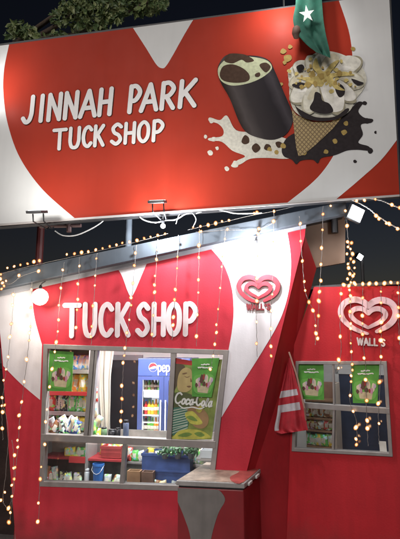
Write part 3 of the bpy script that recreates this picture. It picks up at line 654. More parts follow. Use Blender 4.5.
V = [
 ('left edge of the shop front, nearest the dark side', [(14.5, 290), (11, 330), (8, 358), (4, 385), (2, 412), (3, 440)]),
 ('left white band and down beside the front corner', [(32, 282), (31, 320), (28, 350), (24, 385), (20, 415), (18, 445), (14, 485), (9.5, 524)]),
 ('left frame of the large window', [(64, 262), (60, 300), (56, 345), (48, 400), (45, 440), (40, 480), (38.5, 524)]),
 ('letter T of the red front', [(79.5, 257), (78, 290), (76, 332)]),
 ('gap between U and C on the red front', [(97, 253), (94.5, 290), (91, 345)]),
 ('grey notch and then the dark doorway', [(136.5, 245), (133, 285), (127, 335), (123.5, 365), (122, 395), (120.5, 430)]),
 ('letter H of the red front', [(157.5, 239), (155.5, 280), (152, 346)]),
 ('letter O of the red front', [(178.5, 235), (176.5, 280), (172, 340)]),
 ('last letter P of the red front', [(199.5, 229), (198.5, 280), (196.5, 346)]),
 ('right curve of the red heart and the green poster', [(225.5, 229), (221, 280), (216, 335), (212, 362), (210, 372)]),
 ('heart emblem on the white band', [(258.5, 229), (256.5, 280), (256.5, 318), (257, 357)]),
 ('right edge of the white band', [(274, 212), (272.5, 280), (271, 320), (270.5, 362)]),
 ('leaning corner of the shop front', [(299.5, 216), (302, 255), (305.5, 292), (315, 316), (315.5, 345)]),
 ('gable panel and the wing edge', [(323, 206), (322, 250), (319, 300), (317.5, 340)]),
]
for nm, pts in V:
    strand(A, pts, 'strand of amber bulbs past the ' + nm, -.165, S)
strand(A, [(2, 400), (8, 430), (6, 470), (3, 500), (10, 505), (14, 470), (12, 440)], 'loose loop of amber bulbs in the dark left of the shop', -.2, bulbs=[(5, 405), (3, 412), (14.5, 455), (5, 492), (1.5, 500), (9, 508), (9.5, 522), (12.5, 485), (14, 468)])
# the dense bundle near the wing's top corner and what hangs from it on the wing
bd = [(345.5, 211), (347, 226), (347.5, 242), (348.5, 247), (351, 249), (353, 254), (350.5, 259), (348.5, 264), (353.5, 262), (354.5, 268), (349, 268), (355, 274), (353, 276), (347.5, 279), (351, 282.5), (348.5, 286), (354.5, 283), (343.5, 285), (349.5, 274), (352, 243), (347, 254), (350, 290)]
strand(B, [(346, 206), (347, 226), (349, 246), (352, 256), (349, 266), (354, 274), (350, 284), (350, 300)], 'thick bundle of amber bulbs above the corner of the wing', -.06, bulbs=bd)
strand(B, [(350, 288), (351, 320), (351, 345), (352, 370), (350, 400), (356, 420), (357, 446)], 'strand of amber bulbs falling from the bundle across the pink emblem', -.06, .11)
strand(B, [(341, 288), (340, 320), (341, 350), (337, 372)], 'strand of amber bulbs on the wing just left of the pink emblem', -.05, S)
strand(B, [(363, 286), (362.5, 320), (364, 350), (366, 372), (366.5, 410), (368, 446)], 'strand of amber bulbs through the left centre of the pink emblem', -.05, S)
strand(B, [(381, 286), (381, 320), (381, 350), (380, 380), (378.5, 415), (379, 444)], 'strand of amber bulbs through the right half of the pink emblem', -.05, S)
strand(B, [(398.5, 284), (398.5, 320), (400, 345)], 'strand of amber bulbs at the right edge of the wing', -.05, S)
strand(B, [(342, 284.5), (360, 284.2), (380, 283.8), (405, 283.5)], 'row of amber bulbs along the top edge of the wing', -.03, bulbs=[(344, 285), (349.5, 284.6), (355, 284.3), (362.5, 284), (369.5, 283.8), (376.5, 283.6), (384, 283.4), (391.5, 282.5), (398, 283)])
strand(A, [(352, 200), (366, 207), (378, 216), (390, 224), (404, 231)], 'white wire with bulbs running down from the roof floodlight to the right', -.2, bulbs=[(357, 201), (364, 200.5), (375.5, 216), (379, 219), (386, 223.5), (389, 224), (398, 229)], m=WIREW, r=.006)
strand(A, [(368, 198), (382, 201), (394, 206), (406, 210)], 'upper white wire with bulbs at the right end of the fascia', -.2, bulbs=[(375, 199.5), (392, 205), (399, 208)], m=WIREW, r=.006)

# ------------------------------------------------------------------ flags
def cloth(mb, fr, rows, d, amp, nfold, matf=None, n=22, sub=5, phase=0.0):
    """rows: (left px, right px) top to bottom; folds grow downwards"""
    Ls = catmull([r[0] for r in rows], False, sub); Rs = catmull([r[1] for r in rows], False, sub); m = len(Ls); grid = []
    for j in range(m):
        t = j / (m - 1); row = []
        for i in range(n + 1):
            s_ = i / n; x = Ls[j][0] + (Rs[j][0] - Ls[j][0]) * s_; y = Ls[j][1] + (Rs[j][1] - Ls[j][1]) * s_
            dd = d - amp * (.35 + .65 * t) * (.6 * math.sin(nfold * 6.28 * s_ + phase + 1.1 * t) + .4 * math.sin(nfold * 13.1 * s_ + 2 * phase - 2.3 * t))
            a, z = fr.px(x, y, dd); row.append(mb.v((a, dd, z)))
        grid.append(row)
    for j in range(m - 1):
        for i in range(n):
            f = mb.f([grid[j][i], grid[j][i + 1], grid[j + 1][i + 1], grid[j + 1][i]])
            if f and matf: f.material_index = matf((i + .5) / n, (j + .5) / (m - 1))
    return mb
FG = mat('flag_green', (.009, .085, .056), .85, .25, 12, .2, 120); FW = mat('flag_white', (.62, .64, .62), .7, .1, 12)
gb = C.P(304, -60, -.16)
fl = thing('flag', 'dark green flag with a white star drooping over the top edge of the billboard', 'flag', C, gb)
mb = MB(); cloth(mb, C, [((298, -60), (318, -60)), ((296.5, -20), (320, -22)), ((295.5, 4), (322, 2)), ((293, 20), (323.5, 20)), ((297, 33), (326, 35)), ((306, 44), (329.5, 50)), ((316, 52), (330.5, 58))], -.16, .055, .85, n=30, phase=.9)
mb.build('cloth', FG, fl, smooth=True)
star = []
for k in range(10):
    rr = 9.0 if k % 2 == 0 else 3.4; q = R(90 + 36 * k + 8); star.append((307 + rr * .88 * math.cos(q), 14 - rr * math.sin(q)))
mb = MB(); mb.prism(C.poly(star, -.225), -.225, -.222); mb.build('star', FW, fl)
mb = MB(); mb.tube([C.P(297.5, 30, -.10), C.P(297.8, -60, -.10), C.P(298, -110, -.10)], .012, 8); mb.tube([C.P(297.5, 29.5, -.10), C.P(297.5, 25, -.03), C.P(297.5, 24, .01)], .01, 6); mb.build('pole', mat('pole_brown', (.14, .08, .05), .5), fl)
mb = MB(); cl_ = C.P(296.5, 33, -.17); mb.lathe(cl_, [(.004, -.06), (.035, -.05), (.05, 0), (.04, .06), (.01, .09)], 12); mb.build('brown_lump', mat('flag_lump_brown', (.09, .045, .03), .8), fl, smooth=True)  # brown lump at the lower left of the flag

FR = mat('flag_red', (.40, .018, .030), .75, .2, 14, .2, 120); FRD = mat('flag_band_white', (.50, .47, .50), .7, .15, 14)
FB = B
rf = thing('flag', 'furled red flag with two white bands leaning beside the wing window', 'flag', FB, FB.P(289, 432, -.12))
def band_mat(s_, t): return 1 if (.395 < t < .475 or .555 < t < .64) and s_ < .86 else (1 if s_ < .13 and .6 < t < .86 else 0)
mb = MB(); cloth(mb, FB, [((288.2, 358), (290.2, 358)), ((286.5, 372), (293.5, 369)), ((282.5, 386), (297.5, 384)), ((279, 400), (301.5, 396)), ((277, 415), (304.5, 411)), ((274.5, 430), (307, 425)), ((280, 434), (308, 430))], -.13, .035, 1.6, band_mat, n=30, sub=8, phase=1.0)
mb.build('cloth', [FR, FRD], rf, smooth=True)
mb = MB(); cloth(mb, FB, [((287.8, 362), (289, 362)), ((281, 384), (287, 386)), ((273, 408), (283, 412)), ((266, 428), (280, 430))], -.07, .03, 1.2, n=16, phase=2.0)
mb.build('rear_fold', FR, rf, smooth=True)
mb = MB(); mb.tube([FB.P(289, 352, -.15), FB.P(297, 376, -.16), FB.P(304.5, 408, -.17), FB.P(306, 420, -.12)], .010, 8); mb.build('pole', mat('pole_pale', (.34, .19, .15), .5), rf)

# ------------------------------------------------------------------ posters on the glass
PG = mat('poster_green', (.085, .30, .045), .45, .22, 9, spec=.4); PT = mat('poster_tray', (.52, .44, .28), .5, .15, 20); PW = mat('poster_white', (.70, .70, .66), .5)
PCOL = [mat('poster_' + n, c, .5) for n, c in (('brown', (.10, .045, .03)), ('cream', (.60, .52, .40)), ('pink', (.50, .22, .32)), ('darkred', (.28, .03, .03)), ('lilac', (.46, .36, .46)))]
def poster(fr, q, label, d=.012):
    """q: picture corners tl tr br bl"""
    base = fr.P((q[2][0] + q[3][0]) / 2, (q[2][1] + q[3][1]) / 2, d); t = thing('promotional_poster', label, 'poster', fr, base, 'green promotional posters on the panes')
    def mp(u, v):
        x = (q[0][0] * (1 - u) + q[1][0] * u) * (1 - v) + (q[3][0] * (1 - u) + q[2][0] * u) * v
        y = (q[0][1] * (1 - u) + q[1][1] * u) * (1 - v) + (q[3][1] * (1 - u) + q[2][1] * u) * v; return (x, y)
    mb = MB(); mb.prism(fr.poly(q, d), d, d + .003); mb.build('sheet', PG, t)
    k = [0]
    def lay(name, m, shapes, sm=True):
        k[0] += 1; dd = d - .0008 * k[0]
        for s_ in shapes:
            mbx = MB(); dd -= .00004; mbx.prism(fr.poly([mp(*p) for p in (catmull(s_, True, 4) if sm else s_)], dd), dd, dd); mbx.build(name, m, t)
    rnd = random.Random(5)
    def bl(u, v, ru, rv): return [(u + ru * math.cos(6.283 * i / 7) * rnd.uniform(.75, 1.25), v + rv * math.sin(6.283 * i / 7) * rnd.uniform(.75, 1.25)) for i in range(7)]
    lay('pale_glow', mat('poster_lightgreen', (.14, .40, .07), .45, .1), [[(.08, .5), (.3, .42), (.7, .4), (.93, .5), (.9, .85), (.5, .93), (.1, .85)]])
    mbx = MB()                                                     # two short lines of white heading, too blurred to read
    for (v0, u0, u1) in ((.16, .36, .66), (.24, .24, .80)):
        u = u0
        while u < u1 - .03:
            w_ = rnd.uniform(.03, .06); mbx.ribbon([fr.px(*mp(u, v0 + rnd.uniform(-.012, .012)), d - .0015), fr.px(*mp(u + w_ * .5, v0 + rnd.uniform(-.012, .012)), d - .0015), fr.px(*mp(u + w_, v0 + rnd.uniform(-.01, .01)), d - .0015)], .006, d - .0015, .001); u += w_ + .03
    mbx.build('heading', PW, t)
    lay('printed_tray', PT, [[(.22, .70), (.80, .72), (.76, .90), (.28, .88)]], False)
    lay('printed_ice_cream', PCOL[1], [bl(.25, .60, .09, .10), bl(.62, .56, .10, .12), bl(.80, .60, .08, .10)])
    lay('printed_ice_cream', PCOL[0], [bl(.42, .54, .09, .13), bl(.20, .70, .06, .05), bl(.55, .66, .07, .06)])
    lay('printed_ice_cream', PCOL[2], [bl(.74, .68, .06, .07), bl(.33, .68, .05, .06)])
    lay('printed_ice_cream', PCOL[3], [bl(.50, .48, .05, .07), bl(.66, .68, .04, .05)])
    lay('printed_ice_cream', PCOL[4], [bl(.86, .56, .05, .06), bl(.30, .55, .04, .06), bl(.58, .50, .03, .05)])
    return t
poster(A, [(49.5, 350.5), (73.5, 352), (71.5, 391.5), (47.5, 391)], 'green ice cream poster on the left pane in front of the snack rack')
poster(A, [(192, 358.5), (219.5, 358), (211.5, 397.5), (192, 396.5)], 'green ice cream poster overlapping the soft drink advert on the right pane', -.012)
poster(B, [(298.5, 363.5), (323.5, 363.5), (324, 400), (298.5, 399)], 'green ice cream poster on the wing window, next to the red flag')
poster(B, [(351, 365), (379.5, 364), (377.5, 403.5), (353, 403)], 'green ice cream poster on the right side of the wing window')
# soft drink advert
ad = thing('drink_advert', 'tall soft drink advert with a face, striped sleeve and Coca-Cola script filling the right pane', 'poster', A, A.P(193, 439, .012))
PXA = lambda x, y: (120 + x / 3.636, 345 + y / 3.636)
mb = MB(); mb.prism(A.poly([PXA(*p) for p in ((193, 45), (262, 58), (372, 52), (333, 344), (180, 344))], .012), .012, .016); mb.build('sheet', mat('advert_olive', (.24, .30, .07), .45, .4, 7), ad)
LAY[0] = 0
def ada(name, shapes, m, sm=True): art(name, shapes, m, smooth=sm, px=PXA, fr=A, d0=.0115, root=ad)
ada('red_strip', [[(193, 46), (262, 58), (262, 74), (192, 66)]], mat('advert_red', (.52, .03, .03), .45), False)
ada('printed_hair', [[(190, 76), (204, 68), (230, 72), (236, 84), (222, 100), (212, 120), (206, 150), (190, 168)]], mat('advert_hair', (.10, .07, .04), .5))
ada('printed_face', [[(222, 92), (240, 82), (258, 90), (262, 112), (262, 150), (252, 166), (232, 172), (212, 164), (208, 140), (212, 112)]], mat('advert_skin', (.50, .38, .16), .5, .15))
ada('printed_features', [[(232, 112), (244, 116), (256, 112), (244, 119)], [(242, 150), (252, 148), (258, 151), (250, 155)], [(226, 104), (240, 100), (244, 103), (232, 107)], [(257, 120), (262, 132), (256, 134)]], mat('advert_feature', (.20, .11, .05), .5))
ada('printed_shoulder', [[(194, 178), (230, 172), (258, 180), (284, 196), (300, 230), (286, 240), (250, 228), (210, 226), (192, 230)]], mat('advert_olive_dark', (.10, .12, .04), .5, .3))
ada('printed_sleeve', [[(188, 236), (214, 226), (240, 232), (250, 262), (246, 300), (224, 330), (190, 326), (184, 290)]], mat('advert_teal', (.05, .17, .12), .5))
st = []
for k in range(10):
    y = 238 + k * 9; st.append([(187, y), (246, y - 14 if k < 8 else y - 20), (246, y - 10 if k < 8 else y - 16), (187, y + 4)])
ada('printed_stripes', st, mat('advert_stripe', (.42, .50, .40), .5), False)
ada('printed_arm', [[(246, 230), (280, 222), (306, 236), (322, 262), (318, 290), (298, 304), (270, 296), (256, 270)]], mat('advert_skin_dark', (.33, .20, .09), .5, .2))
ada('printed_food', [[(236, 250), (262, 240), (286, 262), (300, 284), (280, 290), (252, 282)], [(196, 330), (216, 312), (250, 306), (290, 310), (316, 322), (322, 340), (190, 341)], [(276, 236), (300, 214), (306, 220), (292, 246)]], mat('advert_yellowgreen', (.48, .46, .08), .5, .3, 14))
ada('printed_food', [[(240, 262), (262, 258), (282, 276), (262, 274)], [(210, 330), (240, 318), (262, 324), (240, 334)], [(270, 322), (290, 316), (308, 328), (290, 334)]], mat('advert_green', (.16, .26, .05), .5, .3, 14))
mb = MB(); x = 198
for ch, w_ in (('C', 22), ('o', 13), ('c', 12), ('a', 12), ('-', 8), ('C', 17), ('o', 12), ('l', 9), ('a', 12)):
    y = 212 + (x - 198) * .10; h = 38 if ch in 'C' else 26
    letter(mb, ch, A, lambda u, v, x=x, w_=w_, y=y, h=h: PXA(x + w_ * u + 7 * v, y - h * v), .002, .0095, .002); x += w_ + 2
mb.ribbon(A.poly([PXA(*p) for p in catmull([(214, 218), (232, 230), (262, 226), (290, 232), (306, 226)], False, 5)], .002), .006, .002, .002)
mb.build('lettering', PW, ad)

# ------------------------------------------------------------------ snack rack behind the left pane
RACKR = mat('rack_red', (.45, .03, .03), .5)
rk = thing('snack_rack', 'snack rack with red shelf edges behind the left pane', 'display rack', A, (A.px(70, 430, .5)[0], .5, .1))
xl = A.px(46, 400, .5)[0]; xr = A.px(90, 400, .5)[0]
mb = MB(); mb.box(xl, xr, .72, .74, .1, 2.15); mb.build('back_panel', mat('rack_panel', (.33, .27, .22), .6, .3), rk)
for x in (xl - .02, xr):
    mb = MB(); mb.box(x, x + .02, .42, .74, .1, 2.15); mb.build('side_panel', mat('rack_side_grey', (.34, .31, .30), .5), rk)
SH = [A.px(70, y, .42)[1] for y in (370.5, 392.5, 412.5, 433)]
for z in SH:
    mb = MB(); mb.box(xl, xr, .42, .72, z - .015, z); s_ = mb.build('shelf', mat('shelf_grey', (.4, .38, .38), .5), rk)
    mb = MB(); mb.box(xl, xr, .405, .418, z - .035, z + .012); mb.build('shelf_edge', RACKR if abs(z - SH[1]) < .01 else ALU, s_)
mb = MB(); mb.box(xl, xr, .40, .74, 2.15, 2.18); mb.build('top_panel', RACKR, rk)
PKC = {n: [min(.85, v * 1.35) for v in c] for n, c in {'blue': (.05, .20, .45), 'pale blue': (.35, .50, .62), 'red': (.52, .05, .04), 'orange': (.60, .25, .04), 'yellow': (.60, .45, .05), 'cream': (.58, .46, .28), 'green': (.10, .38, .08), 'white': (.62, .62, .60), 'black': (.03, .03, .035), 'navy': (.03, .06, .18), 'grey': (.30, .32, .32), 'purple': (.25, .08, .28), 'brown': (.20, .09, .04)}.items()}
def busy(name, c):
    m = mat(name, c, .3, .2, 22, .2, 30); nt = m.node_tree; N = nt.nodes; b = N['Principled BSDF']; src = b.inputs['Base Color'].links[0].from_socket
    tc = N.new('ShaderNodeTexCoord'); oi = N.new('ShaderNodeObjectInfo'); ad_ = N.new('ShaderNodeVectorMath'); ad_.operation = 'ADD'; nt.links.new(tc.outputs['Object'], ad_.inputs[0]); nt.links.new(oi.outputs['Location'], ad_.inputs[1])
    v = N.new('ShaderNodeTexVoronoi'); v.inputs['Scale'].default_value = 34; nt.links.new(ad_.outputs[0], v.inputs['Vector'])
    r = N.new('ShaderNodeValToRGB'); r.color_ramp.interpolation = 'CONSTANT'; E = r.color_ramp.elements; E[0].position = 0; E[0].color = (0, 0, 0, 1); E[1].position = .62; E[1].color = (1, 1, 1, 1)
    nt.links.new(v.outputs['Color'], r.inputs[0]); hs = N.new('ShaderNodeHueSaturation'); hs.inputs['Saturation'].default_value = .9; hs.inputs['Value'].default_value = .9; nt.links.new(v.outputs['Color'], hs.inputs['Color'])
    mx = N.new('ShaderNodeMix'); mx.data_type = 'RGBA'; nt.links.new(r.outputs[0], mx.inputs[0]); nt.links.new(src, mx.inputs[6]); nt.links.new(hs.outputs[0], mx.inputs[7]); nt.links.new(mx.outputs[2], b.inputs['Base Color']); return m
PKW = mat('packet_label', (.66, .62, .52), .35, .2, 30)
PKM = {n: busy('packet_' + n.replace(' ', '_'), c) for n, c in PKC.items()}
def pouch_mesh(colr, w, h, dp):
    bm = bmesh.new(); n, m_ = 8, 10; fr_, bk_ = [], []
    for j in range(m_ + 1):
        r1, r2 = [], []
        for i in range(n + 1):
            u = i / n * 2 - 1; v = j / m_ * 2 - 1
            b = max(0, (1 - abs(u) ** 2.2)) ** .6 * max(0, (1 - abs(v) ** 3)) ** .7
            x = u * w / 2 * (1 - .08 * (1 - v * v)); z = (v + 1) * h / 2
            wr = .10 * dp * math.sin(9 * u + 5 * v)
            r1.append(bm.verts.new((x, -b * dp / 2 + wr * b, z))); r2.append(r1[-1] if i in (0, n) or j in (0, m_) else bm.verts.new((x, b * dp / 2, z)))
        fr_.append(r1); bk_.append(r2)
    for j in range(m_):
        for i in range(n):
            f = bm.faces.new([fr_[j][i], fr_[j][i + 1], fr_[j + 1][i + 1], fr_[j + 1][i]]); f.smooth = True
            if 2 <= i <= 5 and 3 <= j <= 6: f.material_index = 1
            try: g = bm.faces.new([bk_[j][i], bk_[j + 1][i], bk_[j + 1][i + 1], bk_[j][i + 1]]); g.smooth = True
            except ValueError: pass
    me = bpy.data.meshes.new('snack_packet'); bm.to_mesh(me); bm.free(); me.materials.append(PKM[colr]); me.materials.append(PKW); return me
PM = {}
ORD = ['first', 'second', 'third', 'fourth', 'fifth', 'sixth', 'seventh', 'eighth', 'ninth', 'tenth', 'eleventh', 'twelfth', 'thirteenth', 'fourteenth']
def packet(fr, a, d, z, colr, w, h, label, group, tilt=0, lean=0, turn=0):
    key = (colr, round(w, 2), round(h, 2))
    if key not in PM: PM[key] = pouch_mesh(colr, w, h, min(.06, w * .5))
    o = bpy.data.objects.new('snack_packet', PM[key]); COL.objects.link(o)
    o.location = fr.W(a, d, z); o.rotation_euler = (lean, tilt, fr.rz + turn); tag(o, label, 'snack packet', group); return o
def row(fr, x0, x1, d, z, cols, w, h, where, group):
    n = len(cols)
    for i, c in enumerate(cols):
        a = fr.px(x0 + (x1 - x0) * i / max(1, n - 1), 400, d)[0]
        packet(fr, a, d + random.uniform(-.02, .02), z + .001, c, w * random.choice((.95, 1.05)), h * random.choice((.92, 1.05)), '%s packet, %s from the left %s' % (c + (' and white' if c != 'white' else ' and cream'), ORD[i], where), group, random.uniform(-.14, .14), random.uniform(-.15, .1), random.uniform(-.25, .25))
GRP = 'snack packets on the left rack'
row(A, 51, 91, .50, SH[0], ['red', 'yellow', 'cream', 'blue', 'pale blue', 'blue', 'pale blue', 'blue', 'pale blue', 'white'], .105, .205, 'on the top rack shelf', GRP)
row(A, 51, 90, .47, SH[1], ['cream', 'green', 'red', 'yellow', 'red', 'cream', 'orange', 'red', 'yellow', 'orange', 'yellow'], .105, .215, 'on the second rack shelf', GRP)
row(A, 52, 89, .49, SH[2], ['red', 'black', 'white', 'black', 'white', 'green', 'white', 'green', 'yellow', 'yellow'], .105, .20, 'on the third rack shelf', GRP)
row(A, 49, 89, .50, SH[3], ['brown', 'black', 'brown', 'grey', 'navy', 'red', 'cream', 'orange', 'yellow', 'cream'], .105, .20, 'on the lowest rack shelf', GRP)
# counter board behind the transom with a heap of packets on it
cz = A.px(110, 437.5, .08)[1]
ct = thing('serving_counter', 'narrow serving counter board behind the big window', 'counter', A, (a0 + .9, .2, .1))
mb = MB(); mb.box(a0 - .05, a1 - .002, .065, .19, cz - .03, cz); mb.build('counter_top', mat('counter_grey', (.16, .16, .16), .5), ct, bevel=.004)
for x in (a0 - .04, a1 - .04):
    mb = MB(); mb.box(x, x + .03, .08, .18, .1, cz - .03); mb.build('counter_leg', ALU, ct)
GRP2 = 'packets piled on the serving counter'
for i, (x, c, t_) in enumerate([(56, 'brown', .5), (60, 'grey', -.5), (64, 'white', .6), (67, 'black', -.3), (71, 'navy', .4), (74, 'white', -.55), (78, 'navy', .3), (81, 'cream', -.35), (94, 'cream', .4), (98, 'green', -.3)]):
    packet(A, A.px(x, 400, .2)[0], .11 + .025 * (i % 3), cz + .001, c, .095, .17 + .07 * ((i * 7) % 3) / 2, '%s packet, %s from the left in the counter heap' % (c, ORD[i]), GRP2, t_, -.2, random.uniform(-.4, .4))
# right shelf end with red and yellow packets beyond the mullion
for i, (x, y, c) in enumerate([(95, 392, 'red'), (96, 408, 'cream'), (95.5, 424, 'red'), (98, 432, 'yellow')]):
    z = A.px(x, y, .52)[1]
    packet(A, A.px(x, y, .38)[0], .38, z - .1, c, .09, .17, '%s packet hung on the side of the rack, %s from the top' % (c, ORD[i]), 'packets hung on the side of the rack', random.uniform(-.2, .2))
# small things on the counter right of the mullion
def jar(x, col_, h, r, label, d=.13, z=None, fr=A, name='jar', cat='jar', cap=None):
    z = cz if z is None else z
    a = fr.px(x, 430, d)[0]; t = thing(name, label, cat, fr, (a, d, z + .001))
    mb = MB(); mb.lathe((a, d, z + .001), [(r * .9, 0), (r, .01), (r, h * .78), (r * .8, h * .84)], 16); mb.build('body', col_, t, smooth=True)
    mb = MB(); mb.lathe((a, d, z + .001 + h * .84), [(r * .84, 0), (r * .84, h * .15), (r * .6, h * .16)], 16); mb.build('lid', cap or BLACK, t, smooth=True)
jar(104, mat('jar_green', (.18, .30, .16), .3), .10, .035, 'small green jar on the counter left of the doorway')
jar(112, mat('jar_dark', (.03, .03, .035), .3), .08, .045, 'squat black tin on the counter before the doorway')
jar(118, mat('jar_dark', (.03, .03, .035), .3), .10, .03, 'slim black tin on the counter before the doorway')
jar(126, mat('jar_blue', (.12, .16, .26), .3), .19, .032, 'tall blue grey bottle on the counter left of the drinks fridge')
# curtain
cu = MB(); cloth(cu, A, [((98, 351), (114, 351)), ((98, 375), (111, 375)), ((99, 400), (110.5, 400)), ((100.5, 420), (110, 420)), ((101, 442), (110.5, 442))], 1.2, .04, 2.2, n=24, phase=.3)
o = cu.build('curtain', mat('curtain_cream', (.70, .66, .56), .8, .06, 4), None, A, A.P(105, 430, 1.2), smooth=True); tag(o, 'cream curtain hanging beside the dark inner doorway', 'curtain')

# ------------------------------------------------------------------ drinks fridge
FBL = mat('fridge_blue', (.05, .078, .22), .35, .1, 4); FWH = mat('fridge_white', (.66, .68, .70), .4, .05)
fd = .85
fx0 = A.px(137.5, 400, fd)[0]; fx1 = A.px(163.5, 400, fd)[0]; fx2 = A.px(190, 400, fd)[0]; fz = A.px(150, 358.5, fd)[1]; hz = A.px(150, 376, fd)[1]
fg = thing('drinks_fridge', 'blue two door drinks fridge with pepsi header behind the counter', 'fridge', A, ((fx0 + fx2) / 2, fd + .3, .1))
mb = MB(); mb.box(fx0, fx0 + .03, fd + .03, fd + .6, .1, fz); mb.box(fx2 - .03, fx2, fd + .03, fd + .6, .1, fz); mb.box(fx0 + .03, fx2 - .03, fd + .58, fd + .6, .1, fz)
mb.box(fx0 + .03, fx2 - .03, fd + .03, fd + .58, hz, fz); mb.box(fx0 + .03, fx2 - .03, fd + .03, fd + .58, .1, .22); mb.build('cabinet', FBL, fg)
mb = MB(); mb.box(fx0 + .03, fx2 - .03, fd + .56, fd + .578, .22, hz); mb.build('liner', mat('fridge_liner_glowing', (.66, .70, .72), .4, .05, emit=.8), fg)  # liner glows by itself to brighten the fridge inside
mb = MB(); mb.box(fx0, fx2, fd, fd + .028, hz, fz); mb.build('header', mat('fridge_header_blue', (.045, .08, .27), .35, .1, 4, emit=.12), fg, bevel=.004)
for i, (x0, x1) in enumerate(((fx0, fx1), (fx1 + .004, fx2))):
    zb = .22; w_ = .06
    mb = MB(); mb.prism([(x0, zb), (x1, zb), (x1, hz - .004), (x0, hz - .004)], fd, fd + .028, [[(x0 + w_, zb + w_), (x1 - w_, zb + w_), (x1 - w_, hz - .05), (x0 + w_, hz - .05)]])
    dd = mb.build('door', FBL, fg)
    mb = MB(); mb.prism([(x0 + w_, zb + w_), (x1 - w_, zb + w_), (x1 - w_, hz - .05), (x0 + w_, hz - .05)], fd + .014, fd + .014); mb.build('pane', GLASS, dd)
    mb = MB(); hx_ = x1 - .03 if i == 0 else x0 + .03
    mb.tube([(hx_, fd - .03, 1.1), (hx_, fd - .03, 1.5)], .010, 8); mb.tube([(hx_, fd, 1.12), (hx_, fd - .03, 1.12)], .007, 6); mb.tube([(hx_, fd, 1.48), (hx_, fd - .03, 1.48)], .007, 6); mb.build('handle', FWH, dd)
mb = MB(); mb.tube([(fx0 + .045, fd + .06, .3), (fx0 + .045, fd + .06, hz - .05)], .009, 6); mb.build('light_tube', TUBE, fg)
FS = [A.px(150, y, fd + .15)[1] for y in (389.5, 414, 433.5)]
for z in FS:
    mb = MB(); mb.box(fx0 + .03, fx2 - .03, fd + .06, fd + .56, z - .012, z); mb.build('shelf', FWH, fg)
mb = MB(); mb.box(fx0 + .065, fx1 - .03, fd + .05, fd + .058, A.px(150, 398, fd)[1], A.px(150, 391, fd)[1]); mb.build('price_strip', FWH, fg)
# globe emblem and pepsi letters
gc = A.px(153, 367.3, fd - .002); gr = .058
def disc(cx, cz_, r, n=28, z0=-1, z1=1, wave=0):
    pts = []
    for k in range(n): q = 2 * math.pi * k / n; pts.append((cx + r * math.cos(q), cz_ + r * math.sin(q)))
    return pts
mb = MB(); mb.prism(disc(gc[0], gc[1], gr), fd - .004, fd - .001); mb.build('emblem', FWH, fg)
up = [(gc[0] + gr * .93 * math.cos(R(a_)), gc[1] + gr * .93 * math.sin(R(a_))) for a_ in range(10, 191, 12)] + [(gc[0] - gr * .4, gc[1] + gr * .02), (gc[0], gc[1] + gr * .22), (gc[0] + gr * .5, gc[1] + gr * .28)]
mb = MB(); mb.prism(up, fd - .006, fd - .0045); mb.build('emblem', mat('emblem_red', (.55, .03, .04), .4), fg)
dn = [(gc[0] + gr * .93 * math.cos(R(a_)), gc[1] + gr * .93 * math.sin(R(a_))) for a_ in range(205, 352, 12)] + [(gc[0] + gr * .4, gc[1] - gr * .22), (gc[0] - gr * .1, gc[1] - gr * .35)]
mb = MB(); mb.prism(dn, fd - .006, fd - .0045); mb.build('emblem', FBL, fg)
mb = MB(); x = 157.9
for ch, w_ in zip('pepsi', (3.5, 3.3, 3.5, 3.2, 1.5)):
    letter(mb, ch, A, line_map(x, x + w_, lambda q: 363.3, lambda q: 371.6), fd - .003, .0080, .004); x += w_ + .75
mb.build('lettering', FWH, fg)
BMAT = {n: mat('drink_' + n.replace(' ', '_'), c, .2, .15, 10, spec=.6) for n, c in {'orange': (.75, .25, .02), 'yellow': (.65, .48, .04), 'green': (.10, .36, .05), 'dark cola': (.03, .015, .012), 'clear': (.5, .56, .58), 'red': (.5, .03, .03), 'purple': (.2, .06, .24), 'brown': (.22, .12, .05), 'blue': (.05, .12, .5)}.items()}
def bottle(a, d, z, h, r, c, label):
    t = thing('drink_bottle', label, 'bottle', A, (a, d, z + .001), 'bottles and cans in the drinks fridge')
    mb = MB(); mb.lathe((a, d, z + .001), [(r * .8, 0), (r, h * .04), (r * .95, h * .3), (r, h * .5), (r * .9, h * .62), (r * .45, h * .82), (r * .36, h * .9)], 12); mb.build('body', BMAT[c], t, smooth=True)
    mb = MB(); mb.lathe((a, d, z + .001 + h * .9), [(r * .42, 0), (r * .42, h * .09), (r * .3, h * .1)], 10); mb.build('cap', BMAT['red' if c == 'dark cola' else 'green' if c in ('yellow', 'green') else 'orange' if c == 'orange' else 'blue'], t)
    mb = MB(); mb.lathe((a, d, z + .001), [(r * 1.02, h * .28), (r * 1.03, h * .3), (r * 1.03, h * .48), (r * 1.02, h * .5)], 12); mb.build('paper_label', mat('drink_paper_label', (.6, .56, .46), .4, .4, 40), t)
def brow(x0, x1, z, cols, h, r, where):
    for i, c in enumerate(cols):
        a = A.px(x0 + (x1 - x0) * i / (len(cols) - 1), 400, fd + .13)[0]; bottle(a, fd + .13, z, h * random.uniform(.93, 1.05), r, c, '%s bottle, %s from the left on the %s' % (c, ORD[i], where))
brow(143, 159, A.px(150, 390, fd + .13)[1], ['clear', 'brown', 'green', 'brown', 'dark cola', 'green'], .14, .026, 'top shelf behind the left fridge door')
brow(143, 159.5, FS[1], ['dark cola', 'red', 'yellow', 'yellow', 'orange', 'green'], .19, .028, 'middle shelf behind the left fridge door')
brow(143, 159.5, FS[2], ['clear', 'dark cola', 'green', 'green', 'orange', 'orange'], .21, .029, 'lower shelf behind the left fridge door')
brow(143, 159.5, A.px(150, 450, fd + .13)[1], ['purple', 'clear', 'purple', 'red', 'clear', 'blue'], .17, .028, 'bottom shelf behind the left fridge door')
